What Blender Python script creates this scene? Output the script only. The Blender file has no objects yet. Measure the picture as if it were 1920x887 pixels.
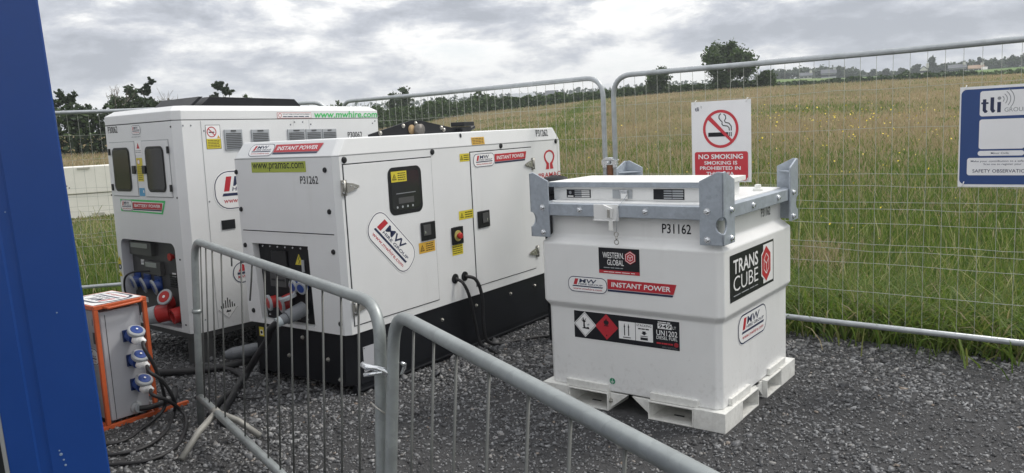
import bpy, bmesh, math, random
import numpy as np
from mathutils import Matrix, Vector
random.seed(7); RNG = np.random.RandomState(11)
scene = bpy.context.scene
COL = scene.collection
R = math.radians

# ------------------------------------------------------------------ camera
def make_camera():
    cd = bpy.data.cameras.new('camera'); co = bpy.data.objects.new('camera', cd); COL.objects.link(co)
    f, pt, rl, h = 1495.8, R(7.764), R(-2.7557), 1.6325
    fwd = Vector((0, math.cos(pt), -math.sin(pt))); r = Vector((1, 0, 0)); u = Vector((0, math.sin(pt), math.cos(pt)))
    c, s = math.cos(rl), math.sin(rl)
    r2 = c*r + s*u; u2 = -s*r + c*u
    m = Matrix((r2, u2, -fwd)).transposed().to_4x4(); m.translation = Vector((0, 0, h))
    co.matrix_world = m
    cd.sensor_width = 36; cd.lens = 36*f/1920; cd.clip_end = 3000; cd.clip_start = .05
    scene.camera = co
make_camera()
scene.render.resolution_x = 1024; scene.render.resolution_y = 473

# ------------------------------------------------------------------ light
SUN_EL, SUN_AZ = R(50), R(72)          # azimuth measured clockwise from +Y
def make_world():
    w = bpy.data.worlds.new('World'); scene.world = w; w.use_nodes = True
    nt = w.node_tree; N = nt.nodes; L = nt.links; N.clear()
    out = N.new('ShaderNodeOutputWorld')
    sky = N.new('ShaderNodeTexSky'); sky.sky_type = 'NISHITA'; sky.sun_disc = False
    sky.sun_elevation = SUN_EL; sky.sun_rotation = SUN_AZ
    b1 = N.new('ShaderNodeBackground'); b1.inputs[1].default_value = .1
    L.new(sky.outputs[0], b1.inputs[0])
    tc = N.new('ShaderNodeTexCoord')
    sep = N.new('ShaderNodeSeparateXYZ'); L.new(tc.outputs['Generated'], sep.inputs[0])
    def math_(op, a, b=None, clamp=False):
        n = N.new('ShaderNodeMath'); n.operation = op; n.use_clamp = clamp
        for i, v in enumerate((a, b)):
            if v is None: continue
            if isinstance(v, (int, float)): n.inputs[i].default_value = v
            else: L.new(v, n.inputs[i])
        return n.outputs[0]
    comb = N.new('ShaderNodeCombineXYZ'); L.new(sep.outputs[0], comb.inputs[0]); L.new(sep.outputs[1], comb.inputs[1]); L.new(math_('MULTIPLY', sep.outputs[2], 2.9), comb.inputs[2])
    def noise(scale, detail, rough, off, dist=0.):
        mp = N.new('ShaderNodeMapping'); mp.inputs['Location'].default_value = off; mp.inputs['Scale'].default_value = (1, 1.0, 1)
        L.new(comb.outputs[0], mp.inputs[0])
        n = N.new('ShaderNodeTexNoise'); n.inputs['Scale'].default_value = scale; n.inputs['Detail'].default_value = detail
        n.inputs['Roughness'].default_value = rough; n.inputs['Distortion'].default_value = dist
        L.new(mp.outputs[0], n.inputs[0]); return n.outputs[0]
    big = noise(2.6, 4, .5, (3.1, 1.7, 0), .2)
    med = noise(9.5, 14, .63, (7.3, 2.2, .4), .15)
    d = math_('ADD', math_('MULTIPLY', math_('SUBTRACT', big, .5), 1.05), math_('ADD', math_('MULTIPLY', math_('SUBTRACT', med, .5), 1.05), .565))
    ramp = N.new('ShaderNodeValToRGB'); L.new(d, ramp.inputs[0])
    e = ramp.color_ramp; e.elements[0].position = .45; e.elements[0].color = (.86, .85, .83, 1)
    e.elements[1].position = .78; e.elements[1].color = (.29, .31, .35, 1)
    for p_, c_ in ((.52, (.73, .73, .725, 1)), (.585, (.56, .57, .59, 1)), (.66, (.41, .43, .475, 1))):
        q = e.elements.new(p_); q.color = c_
    # overcast skies are brighter overhead
    up = math_('ADD', math_('MULTIPLY', math_('MAXIMUM', sep.outputs[2], 0), .62), 1.0)
    b2 = N.new('ShaderNodeBackground'); L.new(ramp.outputs[0], b2.inputs[0]); L.new(up, b2.inputs[1])
    cover = math_('SUBTRACT', 1.0, math_('MULTIPLY', math_('SUBTRACT', .50, d, True), 1.5), True)
    mix = N.new('ShaderNodeMixShader'); L.new(cover, mix.inputs[0]); L.new(b1.outputs[0], mix.inputs[1]); L.new(b2.outputs[0], mix.inputs[2])
    L.new(mix.outputs[0], out.inputs[0])
make_world()
def make_sun():
    ld = bpy.data.lights.new('sun', 'SUN'); ld.energy = 1.5; ld.angle = R(12); ld.color = (1, .95, .87)
    lo = bpy.data.objects.new('sun', ld); COL.objects.link(lo)
    dirv = Vector((math.sin(SUN_AZ)*math.cos(SUN_EL), math.cos(SUN_AZ)*math.cos(SUN_EL), math.sin(SUN_EL)))
    lo.rotation_euler = dirv.to_track_quat('Z', 'Y').to_euler()
make_sun()
vs = scene.view_settings; vs.view_transform = 'Standard'; vs.look = 'None'; vs.exposure = .52; vs.gamma = 1; vs.use_curve_mapping = False

# ------------------------------------------------------------------ materials
MATS = {}
def mat(name, color, rough=.5, metal=0., var=.0, scale=6., bump=0., bscale=60., spec=.5, island=0., trans=0., sheen=None):
    if name in MATS: return MATS[name]
    m = bpy.data.materials.new(name); m.use_nodes = True
    nt = m.node_tree; N = nt.nodes; L = nt.links
    b = N['Principled BSDF']; b.inputs['Roughness'].default_value = rough; b.inputs['Metallic'].default_value = metal
    b.inputs['Specular IOR Level'].default_value = spec
    b.inputs['Base Color'].default_value = (*color, 1)
    if var or bump:
        tc = N.new('ShaderNodeTexCoord')
    if var or island:
        mixc = N.new('ShaderNodeMix'); mixc.data_type = 'RGBA'; mixc.blend_type = 'MULTIPLY'; mixc.inputs[0].default_value = 1
        mixc.inputs[6].default_value = (*color, 1)
        if var:
            n = N.new('ShaderNodeTexNoise'); n.inputs['Scale'].default_value = scale; n.inputs['Detail'].default_value = 6
            n.inputs['Roughness'].default_value = .65
            L.new(tc.outputs['Object'], n.inputs[0])
            mr = N.new('ShaderNodeMapRange'); mr.inputs[1].default_value = .3; mr.inputs[2].default_value = .7
            mr.inputs[3].default_value = 1-var; mr.inputs[4].default_value = 1+var
            L.new(n.outputs[0], mr.inputs[0])
            val = mr.outputs[0]
        if island:
            g = N.new('ShaderNodeNewGeometry'); mr2 = N.new('ShaderNodeMapRange'); mr2.inputs[3].default_value = 1-island; mr2.inputs[4].default_value = 1+island
            L.new(g.outputs['Random Per Island'], mr2.inputs[0]); 
            if var:
                mm = N.new('ShaderNodeMath'); mm.operation = 'MULTIPLY'; L.new(val, mm.inputs[0]); L.new(mr2.outputs[0], mm.inputs[1]); val = mm.outputs[0]
            else: val = mr2.outputs[0]
        L.new(val, mixc.inputs[7]); L.new(mixc.outputs[2], b.inputs['Base Color'])
        if var:
            r_ = N.new('ShaderNodeMapRange'); r_.inputs[3].default_value = max(.02, rough-.08); r_.inputs[4].default_value = min(1, rough+.12)
            L.new(n.outputs[0], r_.inputs[0]); L.new(r_.outputs[0], b.inputs['Roughness'])
    if bump:
        nb = N.new('ShaderNodeTexNoise'); nb.inputs['Scale'].default_value = bscale; nb.inputs['Detail'].default_value = 4
        L.new(tc.outputs['Object'], nb.inputs[0])
        bp = N.new('ShaderNodeBump'); bp.inputs['Strength'].default_value = bump; bp.inputs['Distance'].default_value = .01
        L.new(nb.outputs[0], bp.inputs['Height']); L.new(bp.outputs[0], b.inputs['Normal'])
    if trans:
        b.inputs['Transmission Weight'].default_value = trans
    MATS[name] = m; return m

def mat_galv(name, base, rough, metal, sc):
    m = mat(name, base, rough, metal)
    nt = m.node_tree; N = nt.nodes; L = nt.links; b = N['Principled BSDF']
    tc = N.new('ShaderNodeTexCoord')
    v = N.new('ShaderNodeTexVoronoi'); v.inputs['Scale'].default_value = sc; L.new(tc.outputs['Object'], v.inputs[0])
    n = N.new('ShaderNodeTexNoise'); n.inputs['Scale'].default_value = 9; n.inputs['Detail'].default_value = 8; n.inputs['Roughness'].default_value = .7
    L.new(tc.outputs['Object'], n.inputs[0])
    sepc = N.new('ShaderNodeSeparateColor'); L.new(v.outputs['Color'], sepc.inputs[0])
    a = N.new('ShaderNodeMath'); a.operation = 'MULTIPLY_ADD'; L.new(sepc.outputs[0], a.inputs[0]); a.inputs[1].default_value = .12; a.inputs[2].default_value = .60
    a2 = N.new('ShaderNodeMath'); a2.operation = 'MULTIPLY_ADD'; L.new(n.outputs[0], a2.inputs[0]); a2.inputs[1].default_value = .62; L.new(a.outputs[0], a2.inputs[2])
    mx = N.new('ShaderNodeMix'); mx.data_type = 'RGBA'; mx.blend_type = 'MULTIPLY'; mx.inputs[0].default_value = 1; mx.inputs[6].default_value = (*base, 1)
    L.new(a2.outputs[0], mx.inputs[7]); L.new(mx.outputs[2], b.inputs['Base Color'])
    r_ = N.new('ShaderNodeMapRange'); r_.inputs[3].default_value = rough-.12; r_.inputs[4].default_value = rough+.15
    L.new(n.outputs[0], r_.inputs[0]); L.new(r_.outputs[0], b.inputs['Roughness'])
    return m

def streaks(m, amount, sc=22.):
    nt = m.node_tree; N = nt.nodes; L = nt.links; b = N['Principled BSDF']; src = b.inputs['Base Color'].links[0].from_socket
    tc = N.new('ShaderNodeTexCoord'); mp = N.new('ShaderNodeMapping'); mp.inputs['Scale'].default_value = (sc, sc, 1.3); L.new(tc.outputs['Object'], mp.inputs[0])
    n = N.new('ShaderNodeTexNoise'); n.inputs['Scale'].default_value = 1; n.inputs['Detail'].default_value = 5; L.new(mp.outputs[0], n.inputs[0])
    n2 = N.new('ShaderNodeTexNoise'); n2.inputs['Scale'].default_value = 1.7; n2.inputs['Detail'].default_value = 4; L.new(tc.outputs['Object'], n2.inputs[0])
    mr = N.new('ShaderNodeMapRange'); mr.inputs[1].default_value = .54; mr.inputs[2].default_value = .72; L.new(n.outputs[0], mr.inputs[0])
    mr2 = N.new('ShaderNodeMapRange'); mr2.inputs[1].default_value = .45; mr2.inputs[2].default_value = .62; mr2.inputs[4].default_value = amount; L.new(n2.outputs[0], mr2.inputs[0])
    mu = N.new('ShaderNodeMath'); mu.operation = 'MULTIPLY'; L.new(mr.outputs[0], mu.inputs[0]); L.new(mr2.outputs[0], mu.inputs[1])
    # mud splashed up from the yard
    sp = N.new('ShaderNodeSeparateXYZ'); L.new(tc.outputs['Object'], sp.inputs[0]); n3 = N.new('ShaderNodeTexNoise'); n3.inputs['Scale'].default_value = 38; n3.inputs['Detail'].default_value = 5; L.new(tc.outputs['Object'], n3.inputs[0])
    zr = N.new('ShaderNodeMapRange'); zr.inputs[1].default_value = .0; zr.inputs[2].default_value = .55; zr.inputs[3].default_value = .16; zr.inputs[4].default_value = -.12; L.new(sp.outputs[2], zr.inputs[0])
    ad = N.new('ShaderNodeMath'); ad.operation = 'ADD'; L.new(n3.outputs[0], ad.inputs[0]); L.new(zr.outputs[0], ad.inputs[1])
    m3 = N.new('ShaderNodeMapRange'); m3.inputs[1].default_value = .60; m3.inputs[2].default_value = .75; m3.inputs[4].default_value = .14; L.new(ad.outputs[0], m3.inputs[0])
    mx = N.new('ShaderNodeMix'); mx.data_type = 'RGBA'; mx.inputs[7].default_value = (.36, .34, .29, 1); L.new(mu.outputs[0], mx.inputs[0]); L.new(src, mx.inputs[6])
    mx2 = N.new('ShaderNodeMix'); mx2.data_type = 'RGBA'; mx2.inputs[7].default_value = (.24, .22, .19, 1); L.new(m3.outputs[0], mx2.inputs[0]); L.new(mx.outputs[2], mx2.inputs[6])
    L.new(mx2.outputs[2], b.inputs['Base Color'])
WHITE = mat('white_paint', (.74, .745, .74), .38, 0, .035, 3.0, .02, 90)
WHITE2 = mat('white_powder_coat', (.70, .71, .715), .45, 0, .03, 2.5, .03, 120)
OFFWHITE = mat('worn_white_paint', (.72, .72, .69), .45, 0, .09, 11, .06, 60)
streaks(WHITE, .09); streaks(WHITE2, .10); streaks(OFFWHITE, .12)
LIDW = mat('lid_white_paint', (.76, .76, .73), .4, 0, .06, 9)
PLASTICW = mat('white_vinyl', (.80, .80, .80), .35)
SIGNW = mat('white_sign_board', (.78, .78, .80), .35, 0, .03, 6)
BLACK = mat('black_paint', (.007, .008, .011), .45, 0, .25, 5, .04, 70, spec=.3)
BLACKP = mat('black_plastic', (.011, .012, .014), .4, spec=.35)
VBLACK = mat('black_vinyl', (.012, .013, .017), .4, spec=.3)
DARK = mat('dark_grey_panel', (.065, .066, .067), .5, 0, .12, 8)
GAP = mat('dark_seam', (.03, .032, .035), .8)
SEAMG = mat('grey_seam', (.34, .35, .36), .7)
NAVY = mat('navy_vinyl', (.018, .026, .075), .4)
RED = mat('red_vinyl', (.46, .022, .035), .4)
REDS = mat('red_sign_print', (.52, .035, .05), .4)
REDP = mat('red_plastic', (.42, .022, .02), .4)
BLUEP = mat('blue_plastic', (.012, .05, .24), .38)
BLUEV = mat('blue_vinyl', (.03, .16, .45), .4)
CYANV = mat('pale_blue_vinyl', (.08, .32, .55), .4)
BLUEBOARD = mat('blue_board_print', (.022, .06, .20), .4, 0, .05, 5)
YEL = mat('yellow_vinyl', (.62, .52, .04), .45)
AMB = mat('amber_vinyl', (.60, .36, .05), .45)
LIME = mat('lime_vinyl', (.36, .42, .06), .45)
GREENV = mat('green_vinyl', (.05, .50, .13), .45)
GREEND = mat('dark_green_vinyl', (.0, .22, .10), .45)
GREYD = mat('dark_grey_plastic', (.15, .16, .175), .4, 0, .1, 10)
GREYP = mat('grey_plastic', (.36, .38, .40), .42, 0, .05, 10)
GREYPNL = mat('grey_cabinet_paint', (.42, .43, .46), .45, 0, .04, 5)
GREYTXT = mat('grey_print', (.25, .26, .28), .5)
ORANGE = mat('orange_paint', (.52, .10, .028), .45, 0, .14, 10, .04, 60)
CABINBLUE = mat('blue_cabin_paint', (.003, .042, .215), .35, 0, .06, 4, .02, 40)
ALU = mat('aluminium_trim', (.55, .56, .57), .35, .8)
GALV = mat_galv('galvanised_steel', (.37, .41, .46), .5, .35, 60)
GALVT = mat_galv('galvanised_tube', (.40, .425, .44), .42, .55, 30)
GALVB = mat_galv('weathered_galvanised_tube', (.32, .345, .345), .46, .6, 30)
ZINC = mat('bright_zinc', (.68, .70, .72), .25, .9)
STEEL = mat('hinge_steel', (.42, .41, .38), .35, .8, .1, 20)
WIRE = mat('galvanised_wire', (.44, .455, .41), .5, .4)
ROD = mat('barrier_rod_steel', (.13, .135, .13), .5, .5, .15, 12)
RUBBER = mat('black_rubber', (.014, .014, .016), .55, 0, .2, 20)
MUDDY = mat('mud_stained_galvanised', (.27, .265, .245), .6, .25, .25, 12)
GLASS = mat('dark_tinted_window', (.026, .027, .028), .12, 0, 0, spec=.5)
TIMBER = mat('rust_brown_timber', (.20, .085, .04), .75, 0, .25, 12)
CREAM = mat('cream_panel', (.76, .745, .69), .5, 0, .05, 4)

# ------------------------------------------------------------------ mesh helpers
class MB:
    def __init__(s): s.v = []; s.f = []; s.m = []; s.mats = []; s.M = Matrix.Identity(4); s.sm = []
    def slot(s, m):
        if m not in s.mats: s.mats.append(m)
        return s.mats.index(m)
    def add(s, vs_, fs, m, smooth=False):
        b = len(s.v); k = s.slot(m)
        for p in vs_: s.v.append(tuple(s.M @ Vector(p)))
        for f in fs: s.f.append([b+i for i in f]); s.m.append(k); s.sm.append(smooth)
    def box(s, x0, x1, y0, y1, z0, z1, m):
        s.add([(x0,y0,z0),(x1,y0,z0),(x1,y1,z0),(x0,y1,z0),(x0,y0,z1),(x1,y0,z1),(x1,y1,z1),(x0,y1,z1)],
              [(0,3,2,1),(4,5,6,7),(0,1,5,4),(1,2,6,5),(2,3,7,6),(3,0,4,7)], m)
    def prism(s, pts, d0, d1, m, ax='y'):          # outline pts extruded along an axis
        n = len(pts)
        def P(a, b, d): return {'y': (a, d, b), 'x': (d, a, b), 'z': (a, b, d)}[ax]
        vs_ = [P(a, b, d0) for a, b in pts] + [P(a, b, d1) for a, b in pts]
        fs = [list(range(n))[::-1], list(range(n, 2*n))] + [(i, (i+1) % n, n+(i+1) % n, n+i) for i in range(n)]
        s.add(vs_, fs, m)
    def loft(s, rings, m, cap=True, smooth=False):
        n = len(rings[0]); vs_ = [p for r_ in rings for p in r_]; fs = []
        for k in range(len(rings)-1):
            for i in range(n): fs.append((k*n+i, k*n+(i+1) % n, (k+1)*n+(i+1) % n, (k+1)*n+i))
        if cap: fs.append(list(range(n))[::-1]); fs.append([(len(rings)-1)*n+i for i in range(n)])
        s.add(vs_, fs, m, smooth)
    def tube(s, pts, r, m, seg=10, cap=True):
        pts = [Vector(p) for p in pts]; rings = []
        rad = r if hasattr(r, '__len__') else [r]*len(pts)
        t0 = (pts[1]-pts[0]).normalized(); nrm = t0.orthogonal().normalized()
        for i, p in enumerate(pts):
            t = (pts[min(i+1, len(pts)-1)]-pts[max(i-1, 0)]).normalized()
            nrm = (nrm - t*nrm.dot(t)).normalized(); bn = t.cross(nrm)
            rings.append([p + rad[i]*(math.cos(a)*nrm + math.sin(a)*bn) for a in [2*math.pi*k/seg for k in range(seg)]])
        s.loft(rings, m, cap, True)
    def cyl(s, p, q, r, m, seg=14): s.tube([p, q], r, m, seg)
    def lathe(s, p, axis, prof, m, seg=18):        # prof: (dist along axis, radius)
        p = Vector(p); t = Vector(axis).normalized(); n = t.orthogonal().normalized(); b = t.cross(n)
        rings = [[p + t*d + rr*(math.cos(a)*n+math.sin(a)*b) for a in [2*math.pi*k/seg for k in range(seg)]] for d, rr in prof]
        s.loft(rings, m, True, False)
    def build(s, name, parent=None, bevel=0, seg=2, loc=None, label=None, smooth_all=False):
        me = bpy.data.meshes.new(name); me.from_pydata(s.v, [], s.f)
        for m in s.mats: me.materials.append(m)
        me.polygons.foreach_set('material_index', s.m); me.polygons.foreach_set('use_smooth', [True]*len(s.f) if smooth_all else s.sm)
        me.update()
        bm = bmesh.new(); bm.from_mesh(me); bmesh.ops.recalc_face_normals(bm, faces=bm.faces); bm.to_mesh(me); bm.free()
        o = bpy.data.objects.new(name, me); COL.objects.link(o)
        if parent: o.parent = parent
        if loc: o.location = loc
        if label: o['label'] = label
        if bevel:
            md = o.modifiers.new('bevel', 'BEVEL'); md.width = bevel; md.segments = seg; md.limit_method = 'ANGLE'; md.angle_limit = R(20)
        return o
def thing(name, label, cat, loc=(0, 0, 0), rz=0., group=None, kind=None, rot=None):
    o = bpy.data.objects.new(name, None); COL.objects.link(o); o.location = loc; o.rotation_euler = rot or (0, 0, rz); o.empty_display_size = .1
    return tag(o, label, cat, group, kind)
def tag(o, label=None, cat=None, group=None, kind=None):
    for k, v in (('label', label), ('category', cat), ('group', group), ('kind', kind)):
        if v: o[k] = v
    return o

# ------------------------------------------------------------------ lettering and stickers
_T = {}
def text_mesh(s, bold=.0):
    k = (s, bold)
    if k not in _T:
        cu = bpy.data.curves.new('t', 'FONT'); cu.body = s; cu.size = 1; cu.offset = bold*.5; cu.resolution_u = 3
        o = bpy.data.objects.new('t', cu); COL.objects.link(o)
        bpy.context.view_layer.update()
        me = bpy.data.meshes.new_from_object(o.evaluated_get(bpy.context.evaluated_depsgraph_get()))
        v = np.array([(p.co.x, p.co.y) for p in me.vertices]); fs = [list(p.vertices) for p in me.polygons]
        bpy.data.objects.remove(o); bpy.data.curves.remove(cu); bpy.data.meshes.remove(me)
        lo, hi = v.min(0), v.max(0); _T[k] = ((v-lo)/(hi-lo), fs)
    return _T[k]
STEP = .0006
class Sticker:
    """flat printed sheets: x to the right, y up on a face; layers lie 0.6 mm apart"""
    def __init__(s, O, ax, ay, base=.0015):
        s.O = Vector(O); s.ax = Vector(ax).normalized(); s.ay = Vector(ay).normalized(); s.n = s.ax.cross(s.ay); s.mb = MB(); s.base = base; s.A = (1, 0, 0, 1, 0, 0)
    def xf(s, a=1, b=0, c=0, d=1, e=0, f=0): s.A = (a, b, c, d, e, f); return s     # x' = a x + c y + e
    def rot(s, deg, cx, cy, sc=1):
        c_, n_ = math.cos(R(deg))*sc, math.sin(R(deg))*sc; s.A = (c_, n_, -n_, c_, cx, cy); return s
    def P(s, x, y, l):
        a, b, c, d, e, f = s.A
        X = a*x + c*y + e; Y = b*x + d*y + f
        return s.O + s.ax*X + s.ay*Y + s.n*(s.base + l*STEP)
    def poly(s, pts, m, l=0): s.mb.add([s.P(x, y, l) for x, y in pts], [list(range(len(pts)))], m)
    def rect(s, x0, y0, x1, y1, m, l=0): s.poly([(x0, y0), (x1, y0), (x1, y1), (x0, y1)], m, l)
    def rr(s, x0, y0, x1, y1, r, m, l=0):
        pts = []
        for cx, cy, a0 in ((x1-r, y0+r, -90), (x1-r, y1-r, 0), (x0+r, y1-r, 90), (x0+r, y0+r, 180)):
            for k in range(7): a = R(a0+15*k); pts.append((cx+r*math.cos(a), cy+r*math.sin(a)))
        s.poly(pts, m, l)
    def disc(s, cx, cy, r, m, l=0, sy=1): s.poly([(cx+r*math.cos(R(a)), cy+sy*r*math.sin(R(a))) for a in range(0, 360, 12)], m, l)
    def ring(s, cx, cy, r0, r1, m, l=0, a0=0, a1=360, n=40):
        vs_ = []; 
        for k in range(n+1):
            a = R(a0+(a1-a0)*k/n)
            vs_ += [s.P(cx+r0*math.cos(a), cy+r0*math.sin(a), l), s.P(cx+r1*math.cos(a), cy+r1*math.sin(a), l)]
        s.mb.add(vs_, [(2*k, 2*k+1, 2*k+3, 2*k+2) for k in range(n)], m)
    def stroke(s, pts, w, m, l=0):
        n = len(pts); W = w if hasattr(w, '__len__') else [w]*n; vs_ = []
        for i in range(n):
            a = pts[max(i-1, 0)]; b = pts[min(i+1, n-1)]; t = Vector((b[0]-a[0], b[1]-a[1])).normalized(); nn = (-t.y, t.x)
            for sg in (-.5, .5): vs_.append(s.P(pts[i][0]+sg*W[i]*nn[0], pts[i][1]+sg*W[i]*nn[1], l))
        s.mb.add(vs_, [(2*k, 2*k+1, 2*k+3, 2*k+2) for k in range(n-1)], m)
    def text(s, t, x0, y0, x1, y1, m, l=1, bold=.0, shear=0.):
        v, fs = text_mesh(t, bold)
        s.mb.add([s.P(x0+(x1-x0)*p[0]+shear*(y1-y0)*p[1], y0+(y1-y0)*p[1], l) for p in v], fs, m)
    def lines(s, x0, y0, x1, y1, n, m, l=1, fill=.5):
        h = (y1-y0)/n
        for i in range(n):
            x = x0; yy = y1-h*(i+.5)
            while x < x1-.1*(x1-x0):
                w = min(x1-x, (x1-x0)*random.uniform(.12, .35)); s.rect(x, yy-h*fill/2, x+w*.86, yy+h*fill/2, m, l); x += w
    def build(s, name, parent, label=None): return s.mb.build(name, parent, label=label)

def firm_badge(k, x0, y0, x1, y1, l=0, line=.0):
    """rounded white badge: red block, MW, HIRE GROUP, navy bar, web address"""
    w, h = x1-x0, y1-y0; r = h*.42; t = line or h*.05
    X = lambda a: x0+a*w; Y = lambda a: y0+a*h
    k.rr(x0-h*.03, y0-h*.03, x1+h*.03, y1+h*.03, r+h*.03, PLASTICW, l)
    k.rr(x0, y0, x1, y1, r, NAVY, l+1); k.rr(x0+t, y0+t, x1-t, y1-t, r-t, PLASTICW, l+2)
    k.poly([(X(.14), Y(.47)), (X(.225), Y(.47)), (X(.275), Y(.86)), (X(.19), Y(.86))], RED, l+3)
    k.text('MW', X(.29), Y(.60), X(.72), Y(.86), NAVY, l+3, .03, .22)
    k.text('HIRE GROUP', X(.27), Y(.47), X(.88), Y(.575), NAVY, l+3, .03, .2)
    k.poly([(X(.11), Y(.345)), (X(.88), Y(.345)), (X(.90), Y(.42)), (X(.13), Y(.42))], NAVY, l+3)
    k.text('www.mwhire.com', X(.13), Y(.16), X(.87), Y(.29), RED, l+3, .015)
def power_banner(k, x0, y0, x1, y1, txt, l=0, sl=.35, ms=None, under=NAVY):
    w, h = x1-x0, y1-y0
    k.poly([(x0, y0), (x1-sl*h, y0), (x1-sl*h*.78, y0+h*.16), (x0, y0+h*.16)], under, l+1)
    k.poly([(x0, y0+h*.2), (x1-sl*h*.74, y0+h*.2), (x1, y1), (x0, y1)], RED, l+1)
    k.text(txt, x0+w*.06, y0+h*.40, x1-sl*h*.9-w*.03, y0+h*.80, PLASTICW, l+2, .035, .08)
def warn_sticker(k, x0, y0, x1, y1, m, n=4, tri=True, l=0):
    w, h = x1-x0, y1-y0; k.rect(x0, y0, x1, y1, m, l)
    a = x0+w*.06
    if tri:
        tx = x0+w*.2; k.poly([(tx-h*.3, y0+h*.2), (tx+h*.3, y0+h*.2), (tx, y0+h*.8)], VBLACK, l+1); k.poly([(tx-h*.19, y0+h*.27), (tx+h*.19, y0+h*.27), (tx, y0+h*.66)], m, l+2); k.rect(tx-h*.03, y0+h*.3, tx+h*.03, y0+h*.52, VBLACK, l+3); a = x0+w*.42
    k.lines(a, y0+h*.1, x1-w*.06, y1-h*.1, n, VBLACK, l+1, .38)
def front(y=0): return ((0, y, 0), (1, 0, 0), (0, 0, 1))
def side(x=0): return ((x, 0, 0), (0, 1, 0), (0, 0, 1))
def sub(name, parent, fn, label=None, bevel=0, seg=2):
    mb = MB(); fn(mb); return mb.build(name, parent, bevel, seg, label=label)
def bolt(parent, p, axis, r=.014, m=ZINC, name='bolt'):
    mb = MB(); mb.lathe(p, axis, [(0, r*1.25), (.003, r*1.25), (.0032, r*.85), (.012, r*.8), (.015, r*.5)], m, 8); return mb.build(name, parent)

# ------------------------------------------------------------------ ground and far land
def np_mesh(name, V, F, mats, mi=None, smooth=False, parent=None, loc=None):
    """V (n,3); F (m,4) or list of arrays of equal-size faces"""
    Fs = F if isinstance(F, list) else [F]
    me = bpy.data.meshes.new(name); me.vertices.add(len(V)); me.vertices.foreach_set('co', np.asarray(V, np.float32).ravel())
    loops = np.concatenate([f.ravel() for f in Fs]); tot = np.concatenate([np.full(len(f), f.shape[1]) for f in Fs])
    me.loops.add(len(loops)); me.loops.foreach_set('vertex_index', loops.astype(np.int32))
    me.polygons.add(len(tot)); me.polygons.foreach_set('loop_start', np.concatenate([[0], np.cumsum(tot)[:-1]]).astype(np.int32)); me.polygons.foreach_set('loop_total', tot.astype(np.int32))
    for m in mats: me.materials.append(m)
    if mi is not None: me.polygons.foreach_set('material_index', np.asarray(mi, np.int32))
    if smooth: me.polygons.foreach_set('use_smooth', np.ones(len(tot), bool))
    me.update(calc_edges=True); me.validate()
    o = bpy.data.objects.new(name, me); COL.objects.link(o)
    if parent: o.parent = parent
    if loc is not None: o.location = loc
    return o
def vnoise(x, y, seed=0):
    def h(i, j): 
        n = np.sin(i*127.1 + j*311.7 + seed*74.7)*43758.5453; return n-np.floor(n)
    i = np.floor(x); j = np.floor(y); f = x-i; g = y-j; f = f*f*(3-2*f); g = g*g*(3-2*g)
    return (h(i, j)*(1-f)+h(i+1, j)*f)*(1-g)+(h(i, j+1)*(1-f)+h(i+1, j+1)*f)*g
AZ_K = np.array([-180, -60, -29.3, -23, -11.6, -9.4, -1.85, 5.7, 9.5, 13, 18.3, 23, 28, 32.7, 60, 180.])
EL_K = np.array([.7, .7, .74, .76, .32, .48, 1.13, 1.59, 1.76, 1.89, 1.91, 1.84, 1.79, 1.73, 1.5, .7])
EL_F = np.array([1., 1., 1.0, 1.0, .9, 1.0, 1.6, 1.9, 2.0, 2.2, 2.40, 2.2, 2.12, 2.17, 1.9, 1.])
R_E = 85.
def ground_z(x, y):
    r = np.hypot(x, y); az = np.degrees(np.arctan2(x, y)); e = np.radians(np.interp(az, AZ_K, EL_K)); ef = np.radians(np.interp(az, AZ_K, EL_F))
    ze = 1.63 + R_E*np.tan(e); zf = 1.63+330*np.tan(ef)
    z = np.where(r < R_E, -.02 + np.clip((r-8.5)/(R_E-8.5), 0, 1)*(ze+.02), 0)
    t = np.clip((r-R_E)/(330-R_E), 0, 1)
    z = np.where(r >= R_E, ze - 1.2*np.sin(np.clip((r-R_E)/60, 0, 1)*math.pi/2)*(1-t) + (zf-ze)*t, z)
    z = np.where(r > 330, zf + (r-330)*.004, z)
    bump_ = (vnoise(x*.35, y*.35, 3)-.5)*.10*np.clip((r-9)/6, 0, 1)
    return z + bump_
def gz(x, y): return float(ground_z(np.array([x]), np.array([y]))[0])
def polar(az, r): a = R(az); return r*math.sin(a), r*math.cos(a)

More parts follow.
